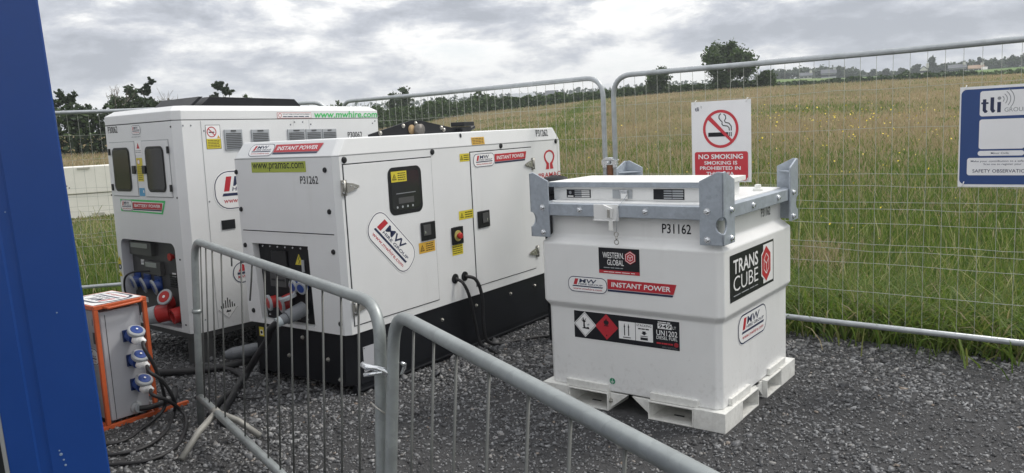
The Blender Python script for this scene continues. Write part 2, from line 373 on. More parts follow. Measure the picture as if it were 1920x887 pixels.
def make_ground():
    rs = np.concatenate([[0], np.geomspace(3, 40, 60), np.geomspace(42, 84.9, 24), [85, 87, 90, 95], np.geomspace(100, 900, 30)])
    na = 360; az = np.radians(np.arange(na))
    X = rs[:, None]*np.sin(az)[None]; Y = rs[:, None]*np.cos(az)[None]; Z = ground_z(X, Y)
    V = np.stack([X, Y, Z], -1).reshape(-1, 3)
    i = np.arange(len(rs)-1)[:, None]; j = np.arange(na)[None]
    F = np.stack([i*na+j, (i+1)*na+j, (i+1)*na+(j+1) % na, i*na+(j+1) % na], -1).reshape(-1, 4)[:, ::-1]
    m = bpy.data.materials.new('meadow_ground'); m.use_nodes = True; nt = m.node_tree; N = nt.nodes; L = nt.links; b = N['Principled BSDF']
    b.inputs['Roughness'].default_value = .95; b.inputs['Specular IOR Level'].default_value = .1
    tc = N.new('ShaderNodeTexCoord')
    def noise(sc, det, off=0, stretch=None):
        mp = N.new('ShaderNodeMapping'); mp.inputs['Location'].default_value = (off, off*.7, 0)
        if stretch: mp.inputs['Scale'].default_value = stretch
        L.new(tc.outputs['Object'], mp.inputs[0])
        n = N.new('ShaderNodeTexNoise'); n.inputs['Scale'].default_value = sc; n.inputs['Detail'].default_value = det; n.inputs['Roughness'].default_value = .65
        L.new(mp.outputs[0], n.inputs[0]); return n.outputs[0]
    ln = N.new('ShaderNodeVectorMath'); ln.operation = 'LENGTH'; L.new(tc.outputs['Object'], ln.inputs[0])
    def ramp(src, stops):
        r_ = N.new('ShaderNodeValToRGB'); L.new(src, r_.inputs[0]); e = r_.color_ramp
        e.elements[0].position, e.elements[0].color = stops[0][0], (*stops[0][1], 1); e.elements[1].position, e.elements[1].color = stops[-1][0], (*stops[-1][1], 1)
        for p_, c_ in stops[1:-1]: q = e.elements.new(p_); q.color = (*c_, 1)
        return r_.outputs[0]
    def mixc(f, a, c):
        n = N.new('ShaderNodeMix'); n.data_type = 'RGBA'; L.new(f, n.inputs[0]); L.new(a, n.inputs[6]); L.new(c, n.inputs[7]); return n.outputs[2]
    tan = ramp(noise(1.4, 8), [(.32, (.15, .125, .06)), (.5, (.24, .19, .11)), (.7, (.30, .24, .15))])
    grn = ramp(noise(2.2, 8, 4), [(.3, (.030, .052, .014)), (.55, (.065, .105, .026)), (.75, (.11, .14, .04))])
    far = ramp(noise(.02, 4, 9), [(.35, (.06, .12, .028)), (.55, (.12, .19, .05)), (.7, (.17, .19, .07))])
    def rng(a, b_):
        mr = N.new('ShaderNodeMapRange'); mr.inputs[1].default_value = a; mr.inputs[2].default_value = b_; L.new(ln.outputs[1], mr.inputs[0]); return mr.outputs[0]
    pn = noise(.16, 4, 21, (1, 1, 1))
    mrp = N.new('ShaderNodeMapRange'); mrp.inputs[1].default_value = .40; mrp.inputs[2].default_value = .56; L.new(pn, mrp.inputs[0])
    mul = N.new('ShaderNodeMath'); mul.operation = 'MULTIPLY'; L.new(rng(12, 28), mul.inputs[0]); L.new(mrp.outputs[0], mul.inputs[1])
    c1 = mixc(mul.outputs[0], grn, tan); c2 = mixc(rng(87, 90), c1, far)
    L.new(c2, b.inputs['Base Color'])
    tag(np_mesh('ground', V, F, [m], smooth=True), kind='structure')
make_ground()

E0 = np.array([.863, 6.455]); DB = np.array([math.cos(R(-39.79)), math.sin(R(-39.79))]); DA = np.array([math.cos(R(138.1)), math.sin(R(138.1))])
A_END = E0 + 3.56*DA; C_START = np.array([-1.93, 8.76]); DC = np.array([-.974, -.228])/math.hypot(.974, .228)
NB = np.array([.640, .768]); 
YARD = [E0+7*DB+.30*NB, E0+1.5*DB+.32*NB, E0+.34*NB, A_END+.35*NB, C_START+np.array([.1, .4]), C_START+4*DC+np.array([0, .2]), np.array([-9, 7.5]), np.array([-9, -7]), np.array([11, -7])]
def in_yard(x, y, grow=0.):
    x = np.asarray(x); y = np.asarray(y); c = np.zeros(x.shape, bool); P = YARD; n = len(P)
    for i in range(n):
        x0, y0 = P[i]; x1, y1 = P[(i+1) % n]
        cond = ((y0 > y) != (y1 > y)); xin = (x1-x0)*(y-y0)/((y1-y0) if y1 != y0 else 1e-9)+x0
        c ^= cond & (x < xin)
    return c
def make_gravel():
    mb = MB(); mb.add([(float(p[0]), float(p[1]), 0.) for p in YARD], [list(range(len(YARD)))], mat('gravel_fines', (.046, .046, .048), .9, 0, .35, 30, .9, 150))
    tag(mb.build('gravel_yard'), kind='structure')
    n = 215000
    x = RNG.uniform(-3.6, 5.8, n); y = RNG.uniform(.9, 9.2, n)
    az = np.degrees(np.arctan2(x, y)); r = np.hypot(x, y)
    jit = RNG.normal(0, .10, n)
    ok = in_yard(x+jit*.6, y+jit*.8) & (az > -37) & (az < 47) & (r > 2.0)
    # coarser stone in drifts, finer grit where it has been driven over
    ca, sa = math.cos(R(-37.083)), math.sin(R(-37.083)); tx = (x-1.0576)*ca+(y-3.9849)*sa; ty = -(x-1.0576)*sa+(y-3.9849)*ca
    ok &= ~((tx > -1.16) & (tx < .035) & (ty > -.035) & (ty < 1.15))
    keep = RNG.uniform(0, 1, n) < np.clip(1.25-(r-3.5)*.055, .35, 1)
    ok &= keep; x, y = x[ok], y[ok]; n = len(x)
    coarse = vnoise(x*1.3, y*1.3, 5)*.6+vnoise(x*3.1, y*3.1, 6)*.4
    edge = np.clip(1-np.abs((x-E0[0])*NB[0]+(y-E0[1])*NB[1]-.20)/.34, 0, 1)
    nearbox = np.exp(-((x+1.6)**2+(y-6.0)**2)/1.6) + np.exp(-((x-.05)**2+(y-5.5)**2)/.5)
    s = RNG.lognormal(math.log(.0096), .40, n)*(.62+1.25*np.clip(coarse-.40, 0, 1)+ .9*edge*RNG.uniform(0, 1, n)**2 + .7*np.clip(nearbox, 0, 1)*RNG.uniform(.2, 1, n))
    big = RNG.uniform(0, 1, n) < .004+.07*edge**2; s = np.where(big, s*RNG.uniform(1.8, 3.4, n), s); s = np.minimum(s, .045+.05*edge)
    k = 4; a = (RNG.uniform(0, .85, (n, k))+np.arange(k)[None])/k*2*np.pi
    rad = s[:, None]*RNG.uniform(.70, 1.35, (n, k)); asp = RNG.uniform(.34, .95, n)
    px = rad*np.cos(a); py = rad*np.sin(a)*asp[:, None]
    th = s*RNG.uniform(.12, .42, n)
    top = np.stack([px*.90, py*.90, np.repeat(th[:, None], k, 1)*RNG.uniform(.7, 1.15, (n, k))], -1); bot = np.stack([px, py, np.zeros_like(px)-.3*s[:, None]], -1)
    V = np.concatenate([top, bot], 1)
    yaw = RNG.uniform(0, 2*np.pi, n); til = np.abs(RNG.normal(0, .30, n)); ta = RNG.uniform(0, 2*np.pi, n)
    c_, s_ = np.cos(yaw), np.sin(yaw); Xr = V[..., 0]*c_[:, None]-V[..., 1]*s_[:, None]; Yr = V[..., 0]*s_[:, None]+V[..., 1]*c_[:, None]
    Z = V[..., 2]+(Xr*np.cos(ta)[:, None]+Yr*np.sin(ta)[:, None])*np.tan(til)[:, None]
    lift = RNG.uniform(0, .010, n)
    W = np.stack([Xr+x[:, None], Yr+y[:, None], Z+lift[:, None]], -1).reshape(-1, 3)
    b = (np.arange(n)*2*k)[:, None]
    Ft = b+np.arange(k)[None]; Fs = np.stack([np.stack([b[:, 0]+i, b[:, 0]+k+i, b[:, 0]+k+(i+1) % k, b[:, 0]+(i+1) % k], -1) for i in range(k)], 1).reshape(-1, 4)
    m = bpy.data.materials.new('slate_chips'); m.use_nodes = True; nt = m.node_tree; N = nt.nodes; L = nt.links; bs = N['Principled BSDF']
    g = N.new('ShaderNodeNewGeometry'); rp = N.new('ShaderNodeValToRGB'); L.new(g.outputs['Random Per Island'], rp.inputs[0])
    e = rp.color_ramp; e.elements[0].position = 0; e.elements[0].color = (.026, .026, .028, 1); e.elements[1].position = 1; e.elements[1].color = (.21, .16, .12, 1)
    for p_, c_2 in ((.40, (.080, .082, .087)), (.74, (.150, .153, .160)), (.93, (.27, .274, .28)), (.985, (.26, .25, .24))): q = e.elements.new(p_); q.color = (*c_2, 1)
    L.new(rp.outputs[0], bs.inputs['Base Color']); bs.inputs['Roughness'].default_value = .44
    o = np_mesh('slate_gravel', W, [Ft, Fs], [m]); tag(o, 'loose dark grey slate chippings covering the yard', 'gravel', kind='stuff')
make_gravel()

def blade_mesh(P, H, Wd, lean, yaw, curl, mi):
    """tapered bent blades, three segments each"""
    n = len(P); dx, dy = np.cos(lean[1]), np.sin(lean[1]); wx, wy = np.cos(yaw), np.sin(yaw)
    V = np.zeros((n, 7, 3))
    for k, (t, w) in enumerate(((0, .8), (.38, 1.), (.74, .7))):
        bend = lean[0]*(t**1.7)
        c = P + np.stack([dx*bend*H, dy*bend*H, H*t*(1-.25*curl*t)], -1)
        off = np.stack([wx*Wd*w*.5, wy*Wd*w*.5, np.zeros(n)], -1)
        V[:, 2*k] = c-off; V[:, 2*k+1] = c+off
    V[:, 6] = P + np.stack([dx*lean[0]*H, dy*lean[0]*H, H*(1-.45*curl)], -1)
    b = (np.arange(n)*7)[:, None]
    Q = np.concatenate([np.stack([b+0, b+1, b+3, b+2], -1)[:, 0], np.stack([b+2, b+3, b+5, b+4], -1)[:, 0]]); T = np.stack([b+4, b+5, b+6], -1)[:, 0]
    return V.reshape(-1, 3), [Q, T], np.concatenate([mi, mi, mi])
def leaf_mat(name, c, isl=.35, tl=.25):
    m = mat(name, c, .6, 0, island=isl, spec=.25)
    nt = m.node_tree; b = nt.nodes['Principled BSDF']; out = nt.nodes['Material Output']
    t = nt.nodes.new('ShaderNodeBsdfTranslucent'); t.inputs[0].default_value = (c[0]*1.3, c[1]*1.4, c[2]*.9, 1); mx = nt.nodes.new('ShaderNodeMixShader'); mx.inputs[0].default_value = tl
    nt.links.new(b.outputs[0], mx.inputs[1]); nt.links.new(t.outputs[0], mx.inputs[2]); nt.links.new(mx.outputs[0], out.inputs[0]); return m
G_FRESH = leaf_mat('grass_fresh', (.135, .188, .046), .3, .35); G_DARK = leaf_mat('grass_dark', (.078, .130, .028), .3, .35); G_OLIVE = leaf_mat('grass_olive', (.19, .20, .075), .3, .35); G_STRAW = leaf_mat('grass_straw', (.36, .30, .205), .2, .3); G_SEED = leaf_mat('grass_seed_heads', (.31, .24, .17), .2, .3)
def make_grass():
    n = 490000
    r = 5.0*np.exp(RNG.uniform(0, 1, n)*math.log(84/5.0)); az = np.radians(RNG.uniform(-38, 45, n))
    x = r*np.sin(az); y = r*np.cos(az); j = RNG.normal(0, .06, n)+(RNG.uniform(0, 1, n) < .10)*np.abs(RNG.normal(0, .16, n))
    ok = ~in_yard(x+j*.64, y+j*.77); x, y, r, az = x[ok], y[ok], r[ok], az[ok]; n = len(x)
    azd = np.degrees(az); pn = vnoise(x*.22, y*.22, 1)*.55+vnoise(x*.7, y*.7, 2)*.45
    brown = np.clip((r-10.5)/16, 0, 1)*.95
    brown = np.where(pn < .36, brown*.45, brown)
    brown *= 1-.9*np.exp(-((azd-3.4-(r-30)*.055)/(1.1+.8*(r < 45)))**2)*(r > 24)   # greener track worn through the meadow
    brown *= 1-.75*np.exp(-((azd-21.5)/5)**2-((r-39)/4)**2)                      # green patch
    brown = np.clip(brown + .75*np.exp(-((azd-21.3)/1.8)**2-((r-9.0)/.8)**2), 0, 1)
    u = RNG.uniform(0, 1, n); isb = u < brown
    mi = np.where(isb, np.where(RNG.uniform(0, 1, n) < .55, 4, 3), np.choose(RNG.choice(4, n, p=[.50, .30, .16, .04]), [0, 1, 2, 3]))
    near = np.clip((9-r)/3, 0, 1)
    H = RNG.uniform(.10, .30, n)*(1+.5*near)*np.where(isb, 1.15, 1); H *= .6+.8*pn
    H *= np.where(r > 40, .8, 1-.25*np.clip((r-8)/3, 0, 1)); H *= np.where((azd < -25.5) & (r > 13.5) & (r < 18.5), .35, 1)
    Wd = RNG.uniform(.005, .0125, n)*(1+.35*near)*np.clip(r/7, 1, 99)**.62*np.where(isb, .75, 1.)
    lean = (np.abs(RNG.normal(.25, .35, n))+near*RNG.uniform(0, .7, n), RNG.uniform(0, 2*np.pi, n)); yaw = RNG.uniform(0, np.pi, n)
    P = np.stack([x, y, ground_z(x, y)-.01], -1)
    V, F, M_ = blade_mesh(P, H, Wd, lean, yaw, RNG.uniform(0, .5, n)+.5*near*RNG.uniform(0, 1, n), mi)
    o = np_mesh('meadow_grass', V, F, [G_FRESH, G_DARK, G_OLIVE, G_STRAW, G_SEED], M_)
    tag(o, 'tall meadow grass going brown with seed heads beyond the mesh fence', 'grass', kind='stuff')
    # bent flowering stalks with a drooping head, close to the fence
    n = 1700; r = 6.2*np.exp(RNG.uniform(0, 1, n)*math.log(16/6.2)); az = np.radians(RNG.uniform(-34, 36, n)); x = r*np.sin(az); y = r*np.cos(az); ok = ~in_yard(x, y); x, y, r = x[ok], y[ok], r[ok]; n = len(x)
    P = np.stack([x, y, ground_z(x, y)], -1); H = RNG.uniform(.4, .75, n)
    V, F, M_ = blade_mesh(P, H, RNG.uniform(.004, .007, n)*np.clip(r/8, 1, 3), (np.abs(RNG.normal(.35, .3, n)), RNG.uniform(0, 6.28, n)), RNG.uniform(0, 3.1, n), RNG.uniform(.3, 1., n), np.zeros(n, int))
    tag(np_mesh('seeding_stalks', V, F, [leaf_mat('stalk_straw', (.27, .27, .12))], M_), 'thin bent pale stalks standing in the meadow grass', 'grass', kind='stuff')
    # yellow flowers
    n = 480; r = np.where(RNG.uniform(0, 1, n) < .72, RNG.normal(29, 4.5, n), RNG.uniform(9, 22, n)); az = np.radians(np.where(RNG.uniform(0, 1, n) < .7, RNG.normal(22, 5.0, n), RNG.uniform(2, 34, n)))
    x = r*np.sin(az); y = r*np.cos(az); z = ground_z(x, y)+RNG.uniform(.22, .38, n); ok = ~in_yard(x, y) & (r > 7); x, y, z = x[ok], y[ok], z[ok]; n = len(x); s = RNG.uniform(.008, .017, n)*np.clip(np.hypot(x, y)/17, .8, 2)
    cs = np.array([(math.cos(a), math.sin(a)) for a in np.arange(6)*math.pi/3]); t = RNG.normal(0, .5, (n, 2))
    V = np.stack([x[:, None]+s[:, None]*cs[None, :, 0], y[:, None]+s[:, None]*cs[None, :, 1], z[:, None]+s[:, None]*(t[:, :1]*cs[None, :, 0]+t[:, 1:]*cs[None, :, 1])], -1).reshape(-1, 3)
    tag(np_mesh('yellow_flowers', V, (np.arange(n)*6)[:, None]+np.arange(6)[None], [mat('yellow_petals', (.72, .56, .03), .6)]), 'small yellow wild flowers dotted through the meadow', 'flowers', kind='stuff')
make_grass()

# ------------------------------------------------------------------ trees, hedges, houses
LEAF_D = leaf_mat('foliage_dark', (.050, .078, .030), .45, .22); LEAF_M = leaf_mat('foliage_mid', (.065, .105, .034), .4, .25); LEAF_B = leaf_mat('foliage_bluish', (.048, .070, .040), .4, .2); LEAF_P = leaf_mat('foliage_pine', (.045, .066, .036), .45, .15)
BARK = mat('bark', (.085, .07, .055), .9, 0, .25, 8); BAREB = mat('bare_twigs', (.16, .14, .12), .9)
def leaves(lobes, n, size, mi_p, flat=.0):
    lob = np.array(lobes, float); vol = lob[:, 3]*lob[:, 4]*lob[:, 5]; k = RNG.choice(len(lob), n, p=vol**.75/np.sum(vol**.75))
    d = RNG.normal(0, 1, (n, 3)); d /= np.linalg.norm(d, axis=1)[:, None]; rr = np.minimum(np.abs(RNG.normal(0, .62, n)), 1.5)
    c = lob[k, :3]+d*rr[:, None]*lob[k, 3:6]
    c += (np.stack([vnoise(c[:, 0]/size/5+i*9, c[:, 2]/size/5+c[:, 1]/size/7, i) for i in range(3)], -1)-.5)*size*1.6
    a = RNG.normal(0, 1, (n, 3)); a /= np.linalg.norm(a, axis=1)[:, None]; b = np.cross(a, RNG.normal(0, 1, (n, 3))); b /= np.linalg.norm(b, axis=1)[:, None]
    s = size*RNG.uniform(.5, 1.3, n)[:, None]
    V = np.stack([c-a*s, c+b*s*.55, c+a*s, c-b*s*.55], 1).reshape(-1, 3)
    return V, np.arange(n*4).reshape(-1, 4), RNG.choice(len(mi_p), n, p=mi_p)
def branch(mb, p, d, L_, r, depth, m, spread=.5, kids=3):
    q = p+d*L_; mid = p+d*L_*.5+Vector((random.gauss(0, .05), random.gauss(0, .05), 0))*L_
    mb.tube([p, mid, q], [r, r*.8, r*.6], m, 6 if depth > 1 else 4)
    if depth:
        for k in range(kids):
            nd = (d+Vector((random.gauss(0, spread), random.gauss(0, spread), random.uniform(-.05, .35)))).normalized()
            branch(mb, p+d*L_*random.uniform(.55, 1.), nd, L_*random.uniform(.55, .8), r*.55, depth-1, m, spread, kids)
def tree(name, label, az, r, eb, et, waz, shape='round', n=2600, mats=(LEAF_D, LEAF_M), group=None, trunk=.28, size=None, sink=0):
    x, y = polar(az, r); d = math.hypot(x, y); zt = 1.63+d*math.tan(R(et)); zb = min(gz(x, y), 1.63+d*math.tan(R(eb)))-sink; h = zt-zb; w = d*R(waz)
    t = thing(name, label, 'tree', (x, y, zb), random.uniform(0, 0), group)
    mb = MB(); tr = max(.05, h*.03)
    mb.tube([(0, 0, -.3), (0, 0, h*.2), (w*.02, 0, h*.55)], [tr*1.3, tr, tr*.6], BARK, 8)
    for k in range(7):
        a = random.uniform(0, 6.28); z0 = h*random.uniform(.25, .5); L_ = w*random.uniform(.25, .42)
        mb.tube([(0, 0, z0), (L_*.5*math.cos(a), L_*.5*math.sin(a), z0+h*.14), (L_*math.cos(a), L_*math.sin(a), z0+h*random.uniform(.22, .38))], [tr*.55, tr*.35, tr*.12], BARK, 5)
    mb.build('trunk', t)
    lobes = []
    if shape == 'round':
        hc = h*(1+trunk)/2; sz = h*(1-trunk)/2
        for k in range(34):
            v = Vector((random.gauss(0, 1), random.gauss(0, 1), random.gauss(0, 1))).normalized(); q = random.uniform(.35, 1)**.6; rr = w*random.uniform(.09, .17)
            lobes.append((v.x*(w/2-rr*.8)*q, v.y*(w/2-rr*.8)*q, hc+v.z*(sz-rr*.6)*q, rr, rr, rr*.8))
    elif shape == 'layers':
        def grow(p, d, L_, dep):
            q = p+d*L_
            for u in (.55, .8, 1.): 
                c = p.lerp(q, u); 
                if dep < 2: lobes.append((c.x, c.y, c.z, L_*.30, L_*.30, L_*.20))
            if dep:
                for k in range(3): grow(p.lerp(q, random.uniform(.5, 1)), (d+Vector((random.gauss(0, .62), random.gauss(0, .62), random.gauss(.05, .35)))).normalized(), L_*random.uniform(.55, .8), dep-1)
        for k in range(9):
            a = random.uniform(0, 6.28); tl = random.uniform(.1, 1.2); grow(Vector((0, 0, h*random.uniform(trunk*.7, .62))), Vector((math.cos(a)*tl, math.sin(a)*tl, .9)).normalized(), min(h, w*1.2)*random.uniform(.16, .24), 2)
        L0 = np.array(lobes); ex = max(abs(L0[:, :2]).max()/(w*.47), .3); zx = (L0[:, 2].max())/(h*.97)
        lobes = [(a_[0]/ex, a_[1]/ex, a_[2]/zx, *a_[3:]) for a_ in lobes]
    elif shape == 'tall':
        for k in range(16):
            zz = random.uniform(.15, .93); env = math.sin(math.pi*(zz*.85+.1))**.5; a = random.uniform(0, 6.28); rr = w*.24; lobes.append((w*.24*env*math.cos(a), w*.24*env*math.sin(a), h*zz, rr, rr, rr*1.1))
    V, F, mi = leaves(lobes, n, size or max(.09, min(w, h)*.035), [.62, .38])
    np_mesh('crown', V, F, list(mats), mi, parent=t)
    return t
def bare_tree(label, az, r, eb, et):
    x, y = polar(az, r); zt = 1.63+r*math.tan(R(et)); zb = min(gz(x, y), 1.63+r*math.tan(R(eb))); h = zt-zb
    t = thing('bare_tree', label, 'tree', (x, y, zb)); mb = MB()
    mb.tube([(0, 0, -.2), (0, 0, h*.42)], [h*.02, h*.013], BARK, 6); mb.build('trunk', t)
    mb = MB()
    for k in range(5): branch(mb, Vector((0, 0, h*random.uniform(.25, .42))), Vector((random.gauss(0, .28), random.gauss(0, .28), 1)).normalized(), h*.25, h*.0105, 3, BAREB, .33, 2)
    mb.build('branches', t); return t
def make_trees():
    tree('broadleaf_tree', 'largest round crowned tree beyond the meadow, above the no smoking sign', 15.4, 86, 1.9, 5.2, 3.9, n=19000, trunk=.0, size=.175)
    tree('broadleaf_tree', 'smaller round dark tree standing left of the largest tree beyond the meadow', 10.7, 86, 1.75, 3.85, 2.1, n=9500, trunk=.0, size=.15)
    tree('broadleaf_tree', 'ragged bushy tree at the right foot of the largest meadow tree', 17.9, 87, 1.9, 3.05, 1.5, n=3500, trunk=.05, size=.13)
    far = [('r1', 18.9, 1.9, 3.0, 1.3, 'round', 'rounded tree at the left end of the far belt before the white houses'),
           ('r2', 20.0, 2.3, 3.02, 1.9, 'round', 'broad canopy tree in the far belt behind the small white houses'),
           ('r3', 21.6, 2.3, 2.98, 1.9, 'round', 'broad canopy tree in the far belt behind the large grey house'),
           ('r4', 22.4, 1.75, 2.95, .75, 'round', 'dark domed tree just right of the large grey far house'),
           ('r5', 23.3, 1.7, 2.64, 1.7, 'round', 'low wide tree clump sloping down right of the grey far house'),
           ('s1', 24.49, 2.15, 2.52, .3, 'tall', 'tiny thin tree alone on the far skyline gap'),
           ('s2', 25.2, 2.0, 2.56, .55, 'round', 'small round tree on the far skyline right of the gap'),
           ('s3', 26.1, 1.95, 2.54, .5, 'round', 'low dark bush on the far skyline midway to the white gable house'),
           ('s4', 26.96, 2.1, 2.74, .6, 'round', 'dark round tree just left of the white gable house'),
           ('s5', 27.9, 2.1, 3.02, .6, 'tall', 'tall upright tree rising right of the white gable house'),
           ('s6', 28.4, 2.1, 2.6, .7, 'round', 'dark low tree between the tall upright tree and the wide white house'),
           ('s7', 29.2, 2.2, 2.64, 1.5, 'round', 'dark tree clump behind the wide white house'),
           ('s8', 30.36, 2.3, 2.86, .14, 'tall', 'thin spire shaped tree above the tan roofed house'),
           ('s9', 31.1, 1.95, 2.62, 1.9, 'round', 'long dark tree clump right of the tan roofed house'),
           ('s10', 32.2, 1.9, 2.9, .9, 'round', 'large dark tree at the right hand end of the far skyline'),
           ('s11', 33.0, 1.9, 3.05, .9, 'round', 'dark tree at the far right edge above the blue board')]
    for nm, az, eb, et, w, sh, lab in far:
        tree('skyline_tree', lab, az, 335, eb, et, w, sh, n=1100, mats=(LEAF_D, LEAF_B), size=.6, trunk=.12, group='trees on the far skyline')
    tree('left_tree', 'ragged dark tree nearest the blue wall with open layered branches', -28.1, 46, .7, 3.75, 2.9, 'layers', n=5200, trunk=.3, mats=(LEAF_P, LEAF_D), size=.08)
    tree('left_tree', 'tallest dark tree above the tall white battery cabinet with an open top', -23.6, 48, .8, 4.45, 1.7, 'layers', n=5000, trunk=.38, mats=(LEAF_P, LEAF_B), size=.085)
    tree('left_tree', 'rounder dark tree leaning left of the tallest tree behind the battery cabinet', -24.7, 49, .8, 3.95, 1.5, 'round', n=5000, trunk=.4, mats=(LEAF_B, LEAF_D), size=.085)
    tree('left_bush', 'dark green bush below the leafless tree by the battery cabinet', -25.6, 47, .8, 3.35, 1.5, 'round', n=3500, trunk=.2, size=.085)
    tree('left_bush', 'low dark bush right of the tallest tree beside the second leafless tree', -21.8, 47, .8, 3.1, 1.3, 'round', n=3000, trunk=.2, size=.085)
    tree('left_tree', 'dark tree sticking up behind the black roof unit of the battery cabinet', -19.2, 50, .8, 4.1, 2.2, 'layers', n=5000, trunk=.4, mats=(LEAF_P, LEAF_B), size=.08)
    tree('left_bush', 'small dark bush right of the tree behind the black roof unit', -17.6, 50, .8, 3.2, 1.2, 'round', n=2200, trunk=.3, size=.08)
    tree('left_bush', 'small round dark bush seen between two fence panel corners', -11.7, 70, .6, 2.55, 1.4, 'round', n=1100, trunk=.2, size=.13)
    tree('left_tree', 'wide round dark tree behind the middle fence panel above the hedge', -7.4, 84, 1.2, 3.2, 2.2, 'round', n=2600, trunk=.15, mats=(LEAF_D, LEAF_B), size=.16)
    tree('left_bush', 'low bushy tree rising over the hedge right of the wide round tree', -4.6, 90, 1.2, 2.45, 2.2, 'round', n=1200, trunk=.1, mats=(LEAF_D, LEAF_B), size=.18)
    tree('left_bush', 'uneven low tree over the middle of the hedge behind the generator', -1.9, 90, 1.2, 2.72, 2.2, 'round', n=1400, trunk=.1, mats=(LEAF_M, LEAF_D), size=.18)
    bare_tree('leafless tree with fanned twigs left of the tallest tree', -25.9, 45, .8, 4.4)
    bare_tree('leafless tree with thin upright twigs right of the tallest tree', -22.4, 45, .8, 4.0)
make_trees()
def hedge(name, label, pts, n, mats, size, seed=0):
    """pts: (az, r, base elevation, top elevation)"""
    pts = np.array(pts, float); az = RNG.uniform(pts[0, 0], pts[-1, 0], n); r = np.interp(az, pts[:, 0], pts[:, 1]); x = r*np.sin(np.radians(az)); y = r*np.cos(np.radians(az))
    zt = 1.63+r*np.tan(np.radians(np.interp(az, pts[:, 0], pts[:, 3]))); zb = np.minimum(ground_z(x, y), 1.63+r*np.tan(np.radians(np.interp(az, pts[:, 0], pts[:, 2]))))-.1
    q = RNG.uniform(0, 1, n)**.8; topn = .82+.32*vnoise(az*2.2*r/80, az*0+seed, seed)+.08*vnoise(az*9, az*0, seed+1); z = zb+(zt-zb)*q*topn
    th = size*6*np.sqrt(np.clip(1-q**2, .05, 1)); off = RNG.uniform(-1, 1, n)*th; c = np.stack([x+off*np.sin(np.radians(az)), y+off*np.cos(np.radians(az)), z], -1)
    a = RNG.normal(0, 1, (n, 3)); a /= np.linalg.norm(a, axis=1)[:, None]; b = np.cross(a, RNG.normal(0, 1, (n, 3))); b /= np.linalg.norm(b, axis=1)[:, None]; s = size*RNG.uniform(.5, 1.3, n)[:, None]
    V = np.stack([c-a*s, c+b*s*.6, c+a*s, c-b*s*.6], 1).reshape(-1, 3)
    o0 = c.mean(0); o0[2] = zb.mean()
    o = np_mesh(name, V-o0, np.arange(n*4).reshape(-1, 4), mats, RNG.choice(len(mats), n), loc=o0); return tag(o, label, 'hedge')
def make_hedges():
    hedge('field_hedge', 'long clipped green hedge along the meadow behind the generator', [(-13, 66, .25, 1.5), (-11.5, 68, .3, 1.58), (-9.3, 72, .45, 1.8), (-1.8, 86, 1.1, 2.12), (5.7, 92, 1.55, 2.27), (8.7, 94, 1.7, 2.32)], 15000, [LEAF_M, LEAF_D, LEAF_M], .17, 1)
    hedge('field_hedge', 'dark hedge along the top of the meadow at the foot of the big trees', [(8.3, 89, 1.7, 2.32), (13, 89, 1.85, 2.3), (18.5, 89, 1.9, 2.35)], 5000, [LEAF_D, LEAF_D, LEAF_M], .18, 2)
    hedge('boundary_hedge', 'far mixed hedgerow of bushes under the houses on the right', [(17.5, 120, 1.8, 2.25), (20, 120, 1.8, 2.12), (23, 120, 1.75, 2.12), (25.2, 120, 1.75, 2.1), (26.5, 120, 1.7, 2.28), (28, 120, 1.7, 2.05), (29.2, 120, 1.7, 2.14), (30, 120, 1.7, 2.0), (30.6, 120, 1.65, 1.88)], 6000, [LEAF_D, LEAF_M, LEAF_B], .22, 3)
    hedge('boundary_hedge', 'broken far hedgerow of separate bushes at the right edge of the meadow', [(30.5, 130, 1.65, 1.95), (32, 130, 1.65, 2.0), (35, 130, 1.6, 2.1)], 900, [LEAF_D, LEAF_M], .3, 4)
    hedge('tree_belt', 'dense dark shelter belt behind the left fence panel beside the blue wall', [(-34, 45, .6, 2.5), (-28, 45, .7, 2.45), (-24, 45, .7, 2.55), (-18, 52, .7, 2.2), (-13, 60, .3, 1.4)], 9000, [LEAF_P, LEAF_D], .16, 5)
    hedge('distant_wood', 'pale grey green wood on the distant ridge behind the hedge', [(-14, 420, 1.2, 1.9), (-6, 420, 1.2, 2.2), (-1, 420, 1.4, 2.35), (3, 420, 1.7, 2.32), (7, 420, 1.7, 2.5), (12, 420, 1.9, 2.5), (19, 420, 1.9, 2.6)], 3500, [LEAF_B], 1.1, 6)
    hedge('skyline_wood', 'continuous low wood along the far right skyline behind the houses', [(17.2, 352, 2.0, 2.75), (18.5, 352, 2.2, 2.9), (21, 352, 2.3, 2.95), (23.4, 352, 2.1, 2.7), (24.2, 352, 2.1, 2.36), (26.5, 352, 2.1, 2.34), (28, 352, 2.1, 2.5), (30, 352, 2.1, 2.66), (31.5, 352, 2.0, 2.66), (35, 352, 2.0, 2.8)], 7000, [LEAF_B, LEAF_D], .7, 8)
make_hedges()
HW = mat('house_render', (.66, .64, .60), .8, 0, .06, 1); HG = mat('house_grey_render', (.44, .45, .47), .8, 0, .06, 1); SLATE = mat('slate_roof', (.12, .125, .14), .7, 0, .1, 2); TANR = mat('tan_tile_roof', (.36, .25, .17), .8, 0, .1, 2); WINB = mat('house_window', (.03, .035, .045), .2)
